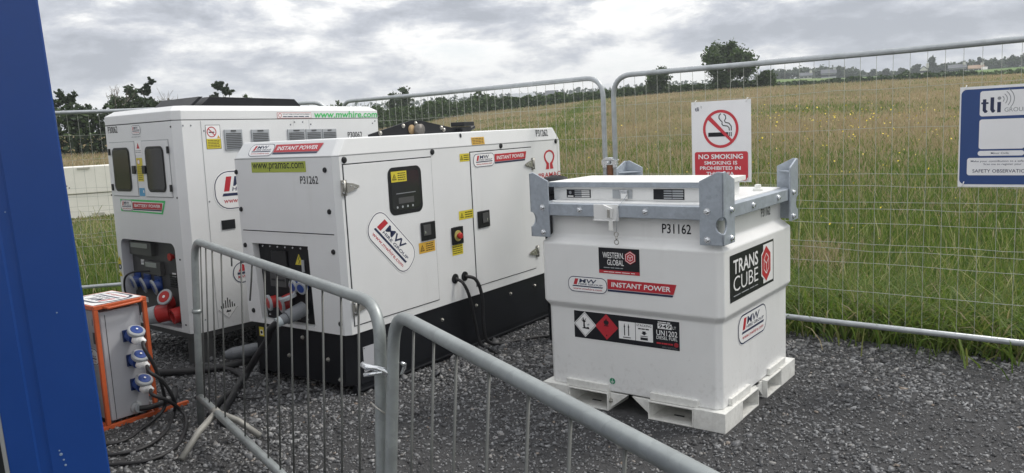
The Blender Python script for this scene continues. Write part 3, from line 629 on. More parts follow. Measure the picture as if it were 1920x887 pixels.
def house(label, az, r, eb, et, waz, wall, roof, chim=True, turn=0., nwin=3, gable=False):
    x, y = polar(az, r); zb = min(gz(x, y), 1.63+r*math.tan(R(eb)))-.3; h = 1.63+r*math.tan(R(et))-zb; w = r*R(waz); dp = min(w*.6, 8); eh = h*.58
    t = thing('house', label, 'house', (x, y, zb), -R(az)+turn)
    mb = MB(); mb.box(-w/2, w/2, -dp/2, dp/2, 0, eh, wall)
    if gable: mb.prism([(-w/2, eh+.002), (w/2, eh+.002), (0, h)], -dp/2, dp/2, wall)
    else: mb.prism([(-dp/2, eh+.002), (dp/2, eh+.002), (0, h)], -w/2, w/2, wall, 'x')
    mb.build('wall', t)
    mb = MB()
    if gable:
        for s in (-1, 1): mb.prism([(s*(w/2+.3), eh-.15), (s*(w/2+.3), eh+.1), (0, h+.3), (0, h+.05)], -dp/2-.2, dp/2+.2, roof)
    else:
        for s in (-1, 1): mb.prism([(s*(dp/2+.3), eh-.15), (s*(dp/2+.3), eh+.1), (0, h+.3), (0, h+.05)], -w/2-.2, w/2+.2, roof, 'x')
    ro = mb.build('roof', t)
    if chim:
        mb = MB(); mb.box(w*.3, w*.3+.9, -.4, .4, h-.6, h+1.0, wall); mb.build('chimney', ro)
    for k in range(nwin):
        cx = -w/2+w*(k+.5)/nwin; mb = MB(); mb.box(cx-.6, cx+.6, -dp/2-.05, -dp/2-.01, eh*.35, eh*.8, WINB); mb.build('window', t)
def make_houses():
    house('low white far house with dark roof left of the large grey house', 20.4, 322, 2.3, 2.62, .75, HW, SLATE)
    house('large pale grey far house with slate roof among the trees', 21.8, 324, 2.25, 2.74, .9, HG, SLATE, nwin=5)
    house('small white gable fronted house beside the tall upright tree', 27.35, 322, 2.15, 2.56, .42, HW, SLATE, gable=True, nwin=2)
    house('wide white far house with dark roof right of the tall tree', 29.2, 322, 2.1, 2.5, .95, HW, SLATE, nwin=5)
    house('low far house with tan tiled roof near the right edge', 30.2, 326, 2.05, 2.38, .8, HW, TANR, nwin=3)
    house('little white outbuilding beside the tan roofed house', 30.65, 318, 2.0, 2.24, .26, HW, HW, False, nwin=1)
    house('long low grey farm building behind the hedge, pale roofs', 1.3, 330, 1.9, 2.33, 1.6, HG, mat('pale_sheet_roof', (.34, .36, .38), .6), False, nwin=4)
    house('dark barn roof on the ridge behind the right end of the hedge', 3.3, 335, 1.9, 2.42, .9, HG, SLATE, False, nwin=2)
make_houses()

def make_haze():
    mb = MB(); mb.box(-700, 700, -60, 900, -6, 60, mat('haze_air', (1, 1, 1))); o = mb.build('haze')
    m = bpy.data.materials.new('haze_volume'); m.use_nodes = True; nt = m.node_tree; nt.nodes.clear()
    out = nt.nodes.new('ShaderNodeOutputMaterial'); v = nt.nodes.new('ShaderNodeVolumePrincipled'); v.inputs['Color'].default_value = (.86, .91, .97, 1); v.inputs['Density'].default_value = .0008
    nt.links.new(v.outputs[0], out.inputs['Volume']); o.data.materials.clear(); o.data.materials.append(m); tag(o, kind='stuff')
make_haze()
# ------------------------------------------------------------------ mesh fence
def arc3(p0, p1, p2, n=8):
    p0, p1, p2 = map(Vector, (p0, p1, p2)); return [(1-t)**2*p0+2*t*(1-t)*p1+t*t*p2 for t in [k/n for k in range(n+1)]]
WZ = [1.766, 1.512, 1.222, 1.140, 1.037, .991, .894, .761, .714, .627, .434]
def fence_panel(label, P0, ang, L_=3.46, top=2.0, bot=.205):
    t = thing('mesh_fence', label, 'fence', (P0[0], P0[1], 0), ang, 'mesh fence panels round the yard')
    mb = MB(); rr = .17
    pts = [Vector((0, 0, 0)), Vector((0, 0, 1)), Vector((0, 0, top-rr))]+arc3((0, 0, top-rr), (0, 0, top), (rr, 0, top))[1:]+[Vector((L_*.3, 0, top-.004)), Vector((L_*.62, 0, top-.006))]+arc3((L_-rr, 0, top), (L_, 0, top), (L_, 0, top-rr))+[Vector((L_, 0, 1)), Vector((L_, 0, 0))]
    mb.tube(pts, .0205, GALVT, 12)
    mb.tube([(0, 0, bot), (L_*.5, 0, bot-.003), (L_, 0, bot)], .0195, GALVT, 12); mb.build('frame', t)
    mb = MB(); n = int(L_/.0965)
    for k in range(1, n):
        x = L_*k/n; e = .0; j = random.gauss(0, .0025)
        zt = top-.012
        if x < rr: zt = top-rr+math.sqrt(max(0, rr*rr-(rr-x)**2))*.95
        if x > L_-rr: zt = top-rr+math.sqrt(max(0, rr*rr-(x-L_+rr)**2))*.95
        mb.tube([(x, 0, bot), (x+j, .003*random.uniform(-1, 1), .62), (x-j, .004*random.uniform(-1, 1), 1.25), (x, 0, zt)], 0.0016, WIRE, 4, False)
    for z in WZ:
        pts = [(0, -.004, z)]
        for k in range(1, 14): pts.append((L_*k/14, -.004+random.gauss(0, .003), z+random.gauss(0, .0035)))
        pts.append((L_, -.004, z)); mb.tube(pts, .0018, WIRE, 4, False)
    mb.build('wire_mesh', t); return t
def make_fences():
    ga = R(138.1)
    fence_panel('right hand mesh fence panel with tall rounded galvanised frame, carrying both signs', E0, R(-39.79))
    gp = E0+.1*DA
    fence_panel('middle mesh fence panel running along the hedge behind the two white generators', gp, ga)
    fence_panel('left mesh fence panel passing behind the tall battery cabinet to the blue wall', C_START, math.atan2(DC[1], DC[0]))
    # the couplers, and a stake driven between the two posts
    t = thing('fence_coupler', 'galvanised clamp joining the two fence posts over the brown stake', 'clamp', (E0[0]-.037, E0[1]+.033, 1.32), ga)
    mb = MB(); mb.box(-.075, .075, .012, .02, -.025, .012, ZINC); mb.prism([(-.07, .012), (.07, .012), (.03, .035), (-.03, .035)], -.03, .03, ZINC); mb.build('clamp_plate', t, .003)
    for s in (-1, 1):
        mb = MB(); mb.lathe((s*.05, 0, -.045), (0, 0, 1), [(0, .026), (.03, .026)], ZINC); mb.build('collar', t)
    bolt(t, (0, .03, -.004), (0, 1, 0), .012)
    t = thing('timber_stake', 'rust brown stake standing between the two joined fence posts', 'stake', (E0[0]-.03, E0[1]+.045, 0), ga)
    mb = MB(); mb.lathe((0, 0, -.1), (0, 0, 1), [(0, .034), (1.42, .033), (1.424, .028)], TIMBER, 12); mb.build('post', t)
    mb = MB(); mb.lathe((0, 0, 1.326), (0, 0, 1), [(0, .0345), (.022, .033), (.026, .02)], mat('cut_timber', (.45, .31, .15), .7), 12); mb.build('cut_top', t)
make_fences()

# ------------------------------------------------------------------ signs on the fence
def sign_frame(name, label, s0, s1, z0, z1):
    p = E0+s0*DB-NB*.022
    t = thing(name, label, 'sign', (p[0], p[1], z0), R(-39.79)); w, h = s1-s0, z1-z0
    mb = MB(); mb.box(0, w, -.004, 0, 0, h, SIGNW); mb.build('board', t)
    for x, z in ((.03, h-.012), (w-.03, h-.012), (.03, .012), (w-.03, .012)):
        mb = MB(); mb.tube([(x-.006, -.006, z-.006), (x, -.010, z+.004), (x+.004, -.006, z+.018), (x, .02, z+.022)], .0028, PLASTICW, 5); mb.build('cable_tie', t)
    return t, w, h
def make_signs():
    t, w, h = sign_frame('warning_sign', 'white and red no smoking sign tied to the mesh fence behind the tank', .690, 1.150, 1.165, 1.754)
    k = Sticker(*front(-.004)); cx, cy, r = w*.50, h*.655, w*.30
    k.ring(cx, cy, r*.855, r, REDS, 1)
    # cigarette and smoke
    k.rect(cx-r*.70, cy-r*.40, cx+r*.42, cy-r*.18, VBLACK, 0); k.rect(cx+r*.46, cy-r*.40, cx+r*.51, cy-r*.18, VBLACK, 0); k.rect(cx+r*.57, cy-r*.40, cx+r*.62, cy-r*.18, VBLACK, 0)
    q = lambda pts: [(cx+a*r, cy+b*r) for a, b in pts]
    k.stroke(q([(.49, -.10), (.48, .05), (.38, .14), (.15, .17), (.08, .25), (.10, .36), (.00, .45), (-.08, .56), (-.08, .68), (.02, .80)]), r*.05, VBLACK, 0)
    k.stroke(q([(.60, -.10), (.60, .12), (.48, .28), (.28, .33), (.22, .42), (.30, .54), (.28, .68), (.18, .76)]), r*.05, VBLACK, 0)
    c_ = math.cos(R(45)); d = r*.075
    k.poly([(cx-r*.68-d*c_, cy+r*.58-d*c_), (cx-r*.60+d*.4, cy+r*.68), (cx+r*.66, cy-r*.58), (cx+r*.56, cy-r*.68)], REDS, 2)
    k.text('tli', w*.065, h*.885, w*.135, h*.935, NAVY, 1, .03); k.ring(w*.15, h*.93, .008, .010, GREYTXT, 1, -30, 60, 8); k.ring(w*.15, h*.93, .014, .016, GREYTXT, 1, -30, 60, 8)
    k.rr(w*.05, h*.02, w*.95, h*.375, .016, REDS, 1)
    k.text('NO SMOKING', w*.115, h*.285, w*.87, h*.345, SIGNW, 2, .045)
    k.text('SMOKING IS', w*.215, h*.215, w*.775, h*.260, SIGNW, 2, .04)
    k.text('PROHIBITED IN', w*.14, h*.150, w*.83, h*.195, SIGNW, 2, .04)
    k.text('THIS AREA', w*.25, h*.080, w*.72, h*.125, SIGNW, 2, .04)
    k.build('print', t)
    t, w, h = sign_frame('information_board', 'navy blue notice board with white panels tied to the fence at the right edge', 2.461, 2.901, 1.145, 1.743)
    k = Sticker(*front(-.004)); k.rr(.008, .016, w-.008, h-.016, .03, BLUEBOARD, 0)
    k.rr(.107, h-.178, w-.03, h-.030, .014, SIGNW, 1)
    x0, y0, lw, lh = .114, h-.158, .098, .084
    def let(pts): k.poly([(x0+a*lw, y0+b*lh) for a, b in pts], NAVY, 2)
    let([(.08, .16), (.08, .62), (.0, .62), (.0, .74), (.08, .74), (.08, .95), (.26, .95), (.26, .74), (.38, .74), (.38, .62), (.26, .62), (.26, .22), (.36, .12), (.28, 0), (.18, 0)])
    let([(.48, .2), (.48, 1.06), (.67, 1.06), (.67, .24), (.75, .12), (.67, 0), (.57, 0)])
    let([(.84, 0), (1.03, 0), (1.03, .72), (.84, .72)])
    k.disc(x0+lw*.94, y0+lh*.98, .0095, GREYTXT, 2)
    for i, rr_ in enumerate((.022, .038, .055, .073)): k.ring(x0+lw*.96, y0+lh*.90, rr_-.002, rr_+.002, GREYTXT, 2, -40, 52, 14)
    k.text('GROUP', x0+lw*1.22, y0+.002, x0+lw*2.35, y0+.026, GREYTXT, 2, .0)
    k.rr(.107, h-.372, .340, h-.196, .014, SIGNW, 1)
    k.rr(.103, h-.412, .340, h-.382, .014, SIGNW, 1); k.text('Minor Civils', .172, h-.402, .262, h-.391, NAVY, 2, .01)
    k.rr(.048, h-.528, w-.035, h-.424, .014, SIGNW, 1)
    k.text('Make your contribution to a safe work', .068, h-.452, w-.05, h-.438, NAVY, 2, .005); k.text('Scan me to register your', .135, h-.470, .330, h-.456, NAVY, 2, .005)
    k.text('SAFETY OBSERVATION', .078, h-.512, w-.07, h-.492, NAVY, 2, .01)
    k.build('print', t)
make_signs()

# ------------------------------------------------------------------ white fuel tank
def hex_cube(k, cx, cy, r, m1, m2, l):
    hp = lambda q: [(cx+q*math.sin(R(60*i)), cy+q*math.cos(R(60*i))) for i in range(6)]
    k.poly(hp(r), m1, l); k.poly(hp(r*.90), m2, l+1); k.poly(hp(r*.80), m1, l+2)
    c = r*.48; P_ = [(cx+c*math.sin(R(60*i)), cy+c*math.cos(R(60*i))) for i in range(6)]; w = r*.07
    for i in range(6): k.stroke([P_[i], P_[(i+1) % 6]], w, m2, l+3)
    for i in (1, 3, 5): k.stroke([(cx, cy), P_[i]], w, m2, l+3)
def make_tank():
    t = thing('fuel_tank', 'white bunded diesel tank with galvanised corner brackets, standing on forklift feet', 'fuel tank', (1.0576, 3.9849, 0), R(-37.083))
    W, D_ = 1.121, 1.111
    def ring(z, i, c):
        x0, x1, y0, y1 = -W+i, -i, i, D_-i
        return [(x0+c, y0, z), (x1-c, y0, z), (x1, y0+c, z), (x1, y1-c, z), (x1-c, y1, z), (x0+c, y1, z), (x0, y1-c, z), (x0, y0+c, z)]
    mb = MB(); mb.loft([ring(*a) for a in ((.107, .0215, .03), (.574, .0215, .03), (.608, 0, .03), (.956, 0, .03), (1.004, .048, .02), (1.196, .048, .02))], WHITE)
    body = mb.build('tank_body', t, .007, 3)
    # feet with forklift pockets
    def foot(x0, x1, y0, y1, sx, sy):
        pass
    hz = .104; th = .007
    def pocket(mb, x0, x1, y0, y1, ax):            # hollow tube open at both ends along ax
        mb.box(x0, x1, y0, y1, 0, th, OFFWHITE); mb.box(x0, x1, y0, y1, hz-th, hz, OFFWHITE)
        if ax == 'y': mb.box(x0, x0+th, y0, y1, th, hz-th, OFFWHITE); mb.box(x1-th, x1, y0, y1, th, hz-th, OFFWHITE)
        else: mb.box(x0, x1, y0, y0+th, th, hz-th, OFFWHITE); mb.box(x0, x1, y1-th, y1, th, hz-th, OFFWHITE)
    for fx, sx in ((.0, -1), (-W, 1)):
        for fy, sy in ((0., 1), (D_, -1)):
            mb = MB(); ox = fx-sx*.013; oy = fy-sy*.013
            X = lambda a: ox+sx*a; Y = lambda a: oy+sy*a
            mb.box(*sorted((X(0), X(.177))), *sorted((Y(0), Y(.245))), 0, hz+.003, OFFWHITE)
            pocket(mb, *sorted((X(.179), X(.447))), *sorted((Y(.002), Y(.243))), 'y')
            pocket(mb, *sorted((X(.002), X(.175))), *sorted((Y(.247), Y(.50))), 'x')
            mb.prism([(X(.449), .012), (X(.449), hz-.004), (X(.56), hz-.004)], *sorted((Y(.03), Y(.05))), OFFWHITE, 'y')
            mb.prism([(Y(.502), .012), (Y(.502), hz-.004), (Y(.60), hz-.004)], *sorted((X(.03), X(.05))), OFFWHITE, 'x')
            mb.box(*sorted((X(.16), X(.44))), *sorted((Y(.016), Y(.036))), hz+.003, hz+.043, OFFWHITE)
            mb.box(*sorted((X(.016), X(.034))), *sorted((Y(.135), Y(.41))), hz+.003, hz+.043, OFFWHITE)
            mb.box(*sorted((X(.28), X(.34))), *sorted((Y(.10), Y(.115))), th+.001, th+.003, GAP)
            ft = mb.build('pallet_foot', t, .004)
            if sx == 1 and sy == 1: bolt(ft, (X(.449), Y(.03), .055), (1, 0, 0), .014, STEEL)
    # galvanised rail
    mb = MB(); z0, z1 = 1.118, 1.188; o = .012
    mb.box(-W-.01, .012, -.012, .045, z0, z1, GALV); mb.box(-W-.01, .012, D_-.045, D_+.012, z0, z1, GALV)
    mb.box(-.043, .012, .047, D_-.047, z0, z1, GALV); mb.box(-W-.01, -W+.045, .047, D_-.047, z0, z1, GALV)
    rail = mb.build('top_rail', t, .004)
    for x in (-.83, -.42): bolt(rail, (x, -.012, 1.155), (0, -1, 0), .014)
    for y in (.41, .82): bolt(rail, (.012, y, 1.155), (1, 0, 0), .014)
    # corner brackets: an angle with a lifting hole cut through the fold
    def bracket(fx, fy, sx, sy, label=None):
        mb = MB(); r = .043; zc = 1.094; L1 = .130; zb = .992
        def leg(L_, zt, d0, d1, ax, pos, sg):
            pts = [(0, zb), (L_, zb), (L_, zt), (.03, 1.366), (0, 1.362)]
            notch = [(r*math.cos(R(a)), zc+r*math.sin(R(a))) for a in range(90, -91, -15)]
            pts = pts+notch
            pts = [(pos+sg*a, b) for a, b in pts]
            mb.prism(pts, d0, d1, GALV, ax)
        leg(L1, 1.318, fy, fy+sy*.011, 'y', fx, sx)
        leg(.150, 1.318, fx, fx+sx*.011, 'x', fy, sy)
        mb.add([(fx+sx*.012, fy+sy*.012, 1.285), (fx+sx*.118, fy+sy*.012, 1.285), (fx+sx*.012, fy+sy*.135, 1.285), (fx+sx*.012, fy+sy*.012, 1.293), (fx+sx*.118, fy+sy*.012, 1.293), (fx+sx*.012, fy+sy*.135, 1.293)], [(0, 1, 2), (3, 4, 5), (0, 1, 4, 3), (1, 2, 5, 4), (2, 0, 3, 5)], GALV)
        b = mb.build('corner_bracket', t, .003, 2, label=label)
        for z in (1.165, 1.020):
            bolt(b, (fx+sx*.088, fy, z), (0, -sy, 0), .015); bolt(b, (fx, fy+sy*.10, z), (-sx, 0, 0), .015)
    bracket(.020, -.020, -1, 1); bracket(-W-.045, -.020, 1, 1); bracket(.025, D_+.045, -1, -1); bracket(-W-.045, D_+.045, 1, -1)
    # lid
    mb = MB(); mb.box(-1.10, -.135, .14, .60, 1.1965, 1.275, WHITE); mb.box(-1.125, -.105, .12, .62, 1.2755, 1.302, LIDW)
    mb.box(-1.12, -.11, .117, .1195, 1.272, 1.300, GALV)
    lid = mb.build('lid', t, .004)
    for x0, x1, zz0, zz1 in ((-1.01, -.845, 1.208, 1.256), (-.445, -.262, 1.205, 1.262)):
        k = Sticker(*front(.14)); k.rect(x0, zz0, x1, zz1, VBLACK, 0); w = x1-x0; hh = zz1-zz0
        if x0 < -.9: k.rect(x0+w*.04, zz0+hh*.1, x0+w*.28, zz0+hh*.25, PLASTICW, 1); k.disc(x0+w*.15, zz0+hh*.62, hh*.2, GREYTXT, 1)
        for i in range(4):
            if x0 > -.9 and i: k.rect(x0+w*.62, zz0+hh*(.06+.23*i), x1-w*.03, zz0+hh*(.22+.23*i), GREYP, 1)
            k.rect(x0+w*.34, zz0+hh*(.08+.23*i), x0+w*.6, zz0+hh*(.20+.23*i), GREYP, 1)
            k.rect(x0+w*.62, zz0+hh*(.08+.23*i), x1-w*.04, zz0+hh*(.20+.23*i), PLASTICW if x0 < -.9 else GREYP, 2)
        k.build('data_label', lid)
    mb = MB(); mb.box(-.70, -.575, .136, .1385, 1.207, 1.258, GREYP); mb.box(-.65, -.60, .128, .136, 1.232, 1.255, ZINC); mb.box(-.64, -.60, .122, .134, 1.208, 1.236, PLASTICW); mb.build('lock', lid, .002)
    # locking flap and its lanyard
    mb = MB(); mb.box(-.735, -.58, -.020, -.0125, 1.10, 1.190, WHITE); mb.box(-.742, -.60, -.024, -.0205, 1.098, 1.104, WHITE)
    mb.prism([(-.665, 1.19), (-.61, 1.17), (-.615, 1.115), (-.635, 1.125)], -.035, -.0205, WHITE); mb.box(-.637, -.612, -.026, -.022, 1.045, 1.10, LIDW); mb.box(-.637, -.622, -.042, -.036, 1.12, 1.165, STEEL)
    mb.build('locking_flap', t, .002)
    mb = MB(); mb.tube([(-.60, .125, 1.23), (-.585, .05, 1.205), (-.577, -.03, 1.18), (-.580, -.034, 1.10), (-.586, -.032, 1.04)], .0022, GREYP, 6)
    for z, r in ((1.028, .013), (.985, .013)): mb.tube([(-.588+r*math.cos(a), -.032, z+r*math.sin(a)) for a in [k_*math.pi/6 for k_ in range(13)]], .0028, STEEL, 6)
    mb.tube([(-.588, -.032, 1.014), (-.586, -.034, .998)], [.006, .005], STEEL, 8); mb.build('lanyard_clip', t)
    mb = MB(); mb.lathe((-.10, .80, 1.197), (0, 0, 1), [(0, .03), (.012, .03), (.014, .02), (.035, .018), (.037, .01)], LIDW); mb.build('vent_cap', t)
    # printed labels on the front
    k = Sticker(*front(0)); x0, x1, z0, z1 = -.722, -.467, .801, .946; w, h = x1-x0, z1-z0
    k.rect(x0, z0, x1, z1, VBLACK, 0); k.rect(x0, z0, x1, z0+h*.13, RED, 1); k.lines(x0+w*.12, z0+h*.03, x1-w*.1, z0+h*.10, 1, PLASTICW, 2, .35)
    k.text('WESTERN.', x0+w*.10, z0+h*.60, x0+w*.63, z0+h*.83, PLASTICW, 1, .015); k.text('GLOBAL', x0+w*.21, z0+h*.33, x0+w*.62, z0+h*.55, PLASTICW, 1, .015)
    k.lines(x0+w*.12, z0+h*.20, x0+w*.62, z0+h*.26, 1, GREYP, 1, .5); hex_cube(k, x0+w*.78, z0+h*.66, h*.26, RED, PLASTICW, 1); k.build('maker_label', t)
    k = Sticker(*front(0)); firm_badge(k, -.932, .680, -.673, .770); power_banner(k, -.671, .6985, -.252, .768, 'INSTANT POWER'); k.build('hire_label', t)
    k = Sticker(*front(.048)); k.text('P31162', -.352, 1.034, -.186, 1.086, VBLACK, 0, .02); k.build('fleet_number', t)
    k = Sticker(*front(.0215)); x0, x1, z0, z1 = -.914, -.250, .402, .562; w, h = x1-x0, z1-z0
    k.rect(x0-.004, z0-.004, x1+.004, z1+.004, PLASTICW, 0); k.rect(x0, z0, x1, z1, VBLACK, 1); q = h*.47
    cx, cy = x0+w*.11, z0+h*.52; k.poly([(cx-q, cy), (cx, cy-q), (cx+q, cy), (cx, cy+q)], PLASTICW, 2)
    q2 = q*.90
    for a, b in (((cx-q2, cy), (cx, cy-q2)), ((cx, cy-q2), (cx+q2, cy)), ((cx+q2, cy), (cx, cy+q2)), ((cx, cy+q2), (cx-q2, cy))): k.stroke([a, b], .0018, VBLACK, 3)
    k.stroke([(cx-q*.08, cy-q*.2), (cx-q*.08, cy+q*.3), (cx-q*.16, cy+q*.55)], [.012, .008, .003], VBLACK, 3)
    for dx, dz in ((-.32, .35), (.12, .5), (.1, .28), (-.25, .48)): k.stroke([(cx-q*.08, cy+q*.15), (cx+q*dx, cy+q*dz)], [.006, .002], VBLACK, 3)
    k.poly([(cx-q*.28, cy-q*.32), (cx+q*.4, cy-q*.36), (cx+q*.3, cy-q*.16), (cx+q*.1, cy-q*.24), (cx-q*.05, cy-q*.18)], VBLACK, 3); k.poly([(cx+q*.16, cy-q*.02), (cx+q*.36, cy+q*.1), (cx+q*.42, cy-q*.02), (cx+q*.25, cy-q*.08)], GREYP, 3)
    cx = x0+w*.325; k.poly([(cx-q, cy), (cx, cy-q), (cx+q, cy), (cx, cy+q)], RED, 2)
    k.poly([(cx-q*.14, cy+q*.16), (cx+q*.10, cy+q*.14), (cx+q*.22, cy+q*.34), (cx+q*.14, cy+q*.52), (cx+q*.06, cy+q*.44), (cx+q*.0, cy+q*.68), (cx-q*.12, cy+q*.46), (cx-q*.2, cy+q*.52), (cx-q*.24, cy+q*.32)], VBLACK, 3); k.stroke([(cx-q*.2, cy+q*.09), (cx+q*.18, cy+q*.09)], .005, VBLACK, 3); k.rect(cx-.003, cy-q*.72, cx+.003, cy-q*.6, VBLACK, 3)
    bx = x0+w*.445; bw = w*.155; k.rect(bx, z0+h*.17, bx+bw, z0+h*.80, PLASTICW, 2); k.rect(bx+bw*1.03, z0+h*.17, bx+bw*2.05, z0+h*.80, PLASTICW, 2)
    for a in (.35, .60): k.stroke([(bx+bw*a, z0+h*.30), (bx+bw*a, z0+h*.62)], .006, VBLACK, 3); k.poly([(bx+bw*(a-.05), z0+h*.60), (bx+bw*(a+.05), z0+h*.60), (bx+bw*a, z0+h*.74)], VBLACK, 3)
    k.rect(bx+bw*.25, z0+h*.22, bx+bw*.72, z0+h*.25, VBLACK, 3)
    b2 = bx+bw*1.03; k.text('STACKING', b2+bw*.06, z0+h*.69, b2+bw*.94, z0+h*.77, VBLACK, 3, .01); k.lines(b2+bw*.15, z0+h*.58, b2+bw*.9, z0+h*.64, 1, VBLACK, 3, .7)
    k.poly([(b2+bw*.40, z0+h*.53), (b2+bw*.60, z0+h*.53), (b2+bw*.60, z0+h*.47), (b2+bw*.68, z0+h*.47), (b2+bw*.5, z0+h*.39), (b2+bw*.32, z0+h*.47), (b2+bw*.40, z0+h*.47)], VBLACK, 3); k.rect(b2+bw*.28, z0+h*.34, b2+bw*.72, z0+h*.365, VBLACK, 3); k.rect(b2+bw*.28, z0+h*.22, b2+bw*.72, z0+h*.31, VBLACK, 3)
    ex = x0+w*.795; k.lines(ex+w*.015, z0+h*.90, ex+w*.14, z0+h*.95, 1, PLASTICW, 2, .7); k.rect(ex+w*.012, z0+h*.70, ex+w*.137, z0+h*.88, PLASTICW, 2); k.text('949', ex+w*.02, z0+h*.725, ex+w*.130, z0+h*.855, VBLACK, 3, .03); k.text('LT', ex+w*.145, z0+h*.725, ex+w*.175, z0+h*.82, PLASTICW, 2)
    k.text('UN1202', ex, z0+h*.46, ex+w*.186, z0+h*.65, PLASTICW, 2, .015); k.text('DIESEL FUEL', ex, z0+h*.33, ex+w*.186, z0+h*.44, PLASTICW, 2, .01)
    k.lines(ex, z0+h*.16, ex+w*.15, z0+h*.22, 1, RED, 2, .9); hex_cube(k, ex+w*.175, z0+h*.19, h*.09, RED, VBLACK, 2); k.lines(ex+w*.05, z0+h*.03, ex+w*.19, z0+h*.10, 2, GREYTXT, 2, .25); k.build('hazard_label', t)
    k = Sticker(*front(.0215)); k.disc(-.671, .171, .021, PLASTICW, 0); k.disc(-.671, .171, .0185, GREEND, 1); k.stroke([(-.671, .186), (-.671, .170)], .0025, PLASTICW, 2)
    for i, ww in enumerate((.012, .008, .004)): k.rect(-.671-ww, .168-.0055*i, -.671+ww, .1705-.0055*i, PLASTICW, 2)
    k.build('earth_label', t)
    # right hand side
    k = Sticker(*side(0)); x0, x1, z0, z1 = .100, .768, .670, .920; w, h = x1-x0, z1-z0
    k.rect(x0, z0, x1, z1, VBLACK, 0); k.rect(x0+w*.74, z0+h*.06, x1-w*.02, z1-h*.05, PLASTICW, 1)
    k.text('TRANS', x0+w*.07, z0+h*.57, x0+w*.615, z0+h*.88, PLASTICW, 1, .03); k.text('CUBE', x0+w*.07, z0+h*.20, x0+w*.615, z0+h*.52, PLASTICW, 1, -.012); k.lines(x0+w*.07, z0+h*.09, x0+w*.62, z0+h*.13, 1, GREYP, 1, .5)
    hx = lambda q: [(x0+w*.81+q*.62*math.sin(R(60*i+0)), z0+h*.50+q*math.cos(R(60*i))) for i in range(6)]
    k.poly([(x0+w*.81+a*w*.115, z0+h*.5+b*h*.42) for a, b in ((0, 1.03), (1.04, .57), (1.04, -.57), (0, -1.03), (-1.04, -.57), (-1.04, .57))], PLASTICW, 2)
    k.poly([(x0+w*.81+a*w*.11, z0+h*.5+b*h*.42) for a, b in ((0, .97), (.95, .5), (.95, -.5), (0, -.97), (-.95, -.5), (-.95, .5))], RED, 3)
    pp = [(x0+w*.81+a*w*.11*.56, z0+h*.5+b*h*.42*.56) for a, b in ((0, 1), (.95, .5), (.95, -.5), (0, -1), (-.95, -.5), (-.95, .5))]
    for i in range(6): k.stroke([pp[i], pp[(i+1) % 6]], .005, PLASTICW, 4)
    for i in (1, 3, 5): k.stroke([(x0+w*.81, z0+h*.5), pp[i]], .005, PLASTICW, 4)
    k.build('maker_label', t, 'large black label lettered TRANS CUBE with a red hexagon')
    k = Sticker(*side(-.0215)); firm_badge(k, .262, .393, .703, .558); k.build('hire_label', t)
    k = Sticker(*side(-.048)); k.text('P31162', .70, 1.050, .855, 1.100, VBLACK, 0, .02); k.build('fleet_number', t)
    k = Sticker(*side(-.048)); k.rect(.165, 1.01, .285, 1.115, BLUEV, 0); k.text('A', .21, 1.06, .265, 1.105, PLASTICW, 1); k.rect(.19, 1.025, .275, 1.045, PLASTICW, 1); k.build('blue_label', t)
make_tank()

# ------------------------------------------------------------------ diesel generator
def hinge(parent, x, y, z, n=1, wide=.12):
    """strap hinge on the long side; n = +1 strap pointing to larger y"""
    mb = MB(); mb.box(x, x+.006, y-.022*1, y+.022, z-.048, z+.048, STEEL); mb.prism([(y+n*.018, z-.030), (y+n*.07, z-.022), (y+n*wide, z-.006), (y+n*wide, z+.006), (y+n*.07, z+.022), (y+n*.018, z+.030)], x+.0062, x+.012, STEEL, 'x')
    mb.cyl((x+.008, y, z-.045), (x+.008, y, z+.045), .009, STEEL, 8)
    for a, b in ((-.012, .03), (-.012, -.03), (.05*n, .008), (.08*n, -.004)): mb.lathe((x+.009, y+a, z+b), (1, 0, 0), [(0, .006), (.006, .005)], ZINC, 8)
    return mb.build('hinge', parent)
def screw(parent, p, axis, r=.017):
    mb = MB(); mb.lathe(p, axis, [(0, r), (.006, r*.9), (.009, r*.6)], BLACKP, 14); return mb.build('screw_cap', parent)
def socket(parent, p, axis, r, col, L_=.06, lid=None, name='power_socket'):
    """industrial round inlet: coloured body, pale ring, coloured face"""
    mb = MB(); mb.lathe(p, axis, [(0, r*.8), (L_*.6, r*.82), (L_*.62, r*.9)], col, 20); mb.lathe(Vector(p)+Vector(axis).normalized()*L_*.63, axis, [(0, r*1.08), (.012, r*1.1), (.016, r*1.0)], GREYP, 20)
    mb.lathe(Vector(p)+Vector(axis).normalized()*(L_*.63+.0165), axis, [(0, r*.72), (.003, r*.70)], col, 20); return mb.build(name, parent)
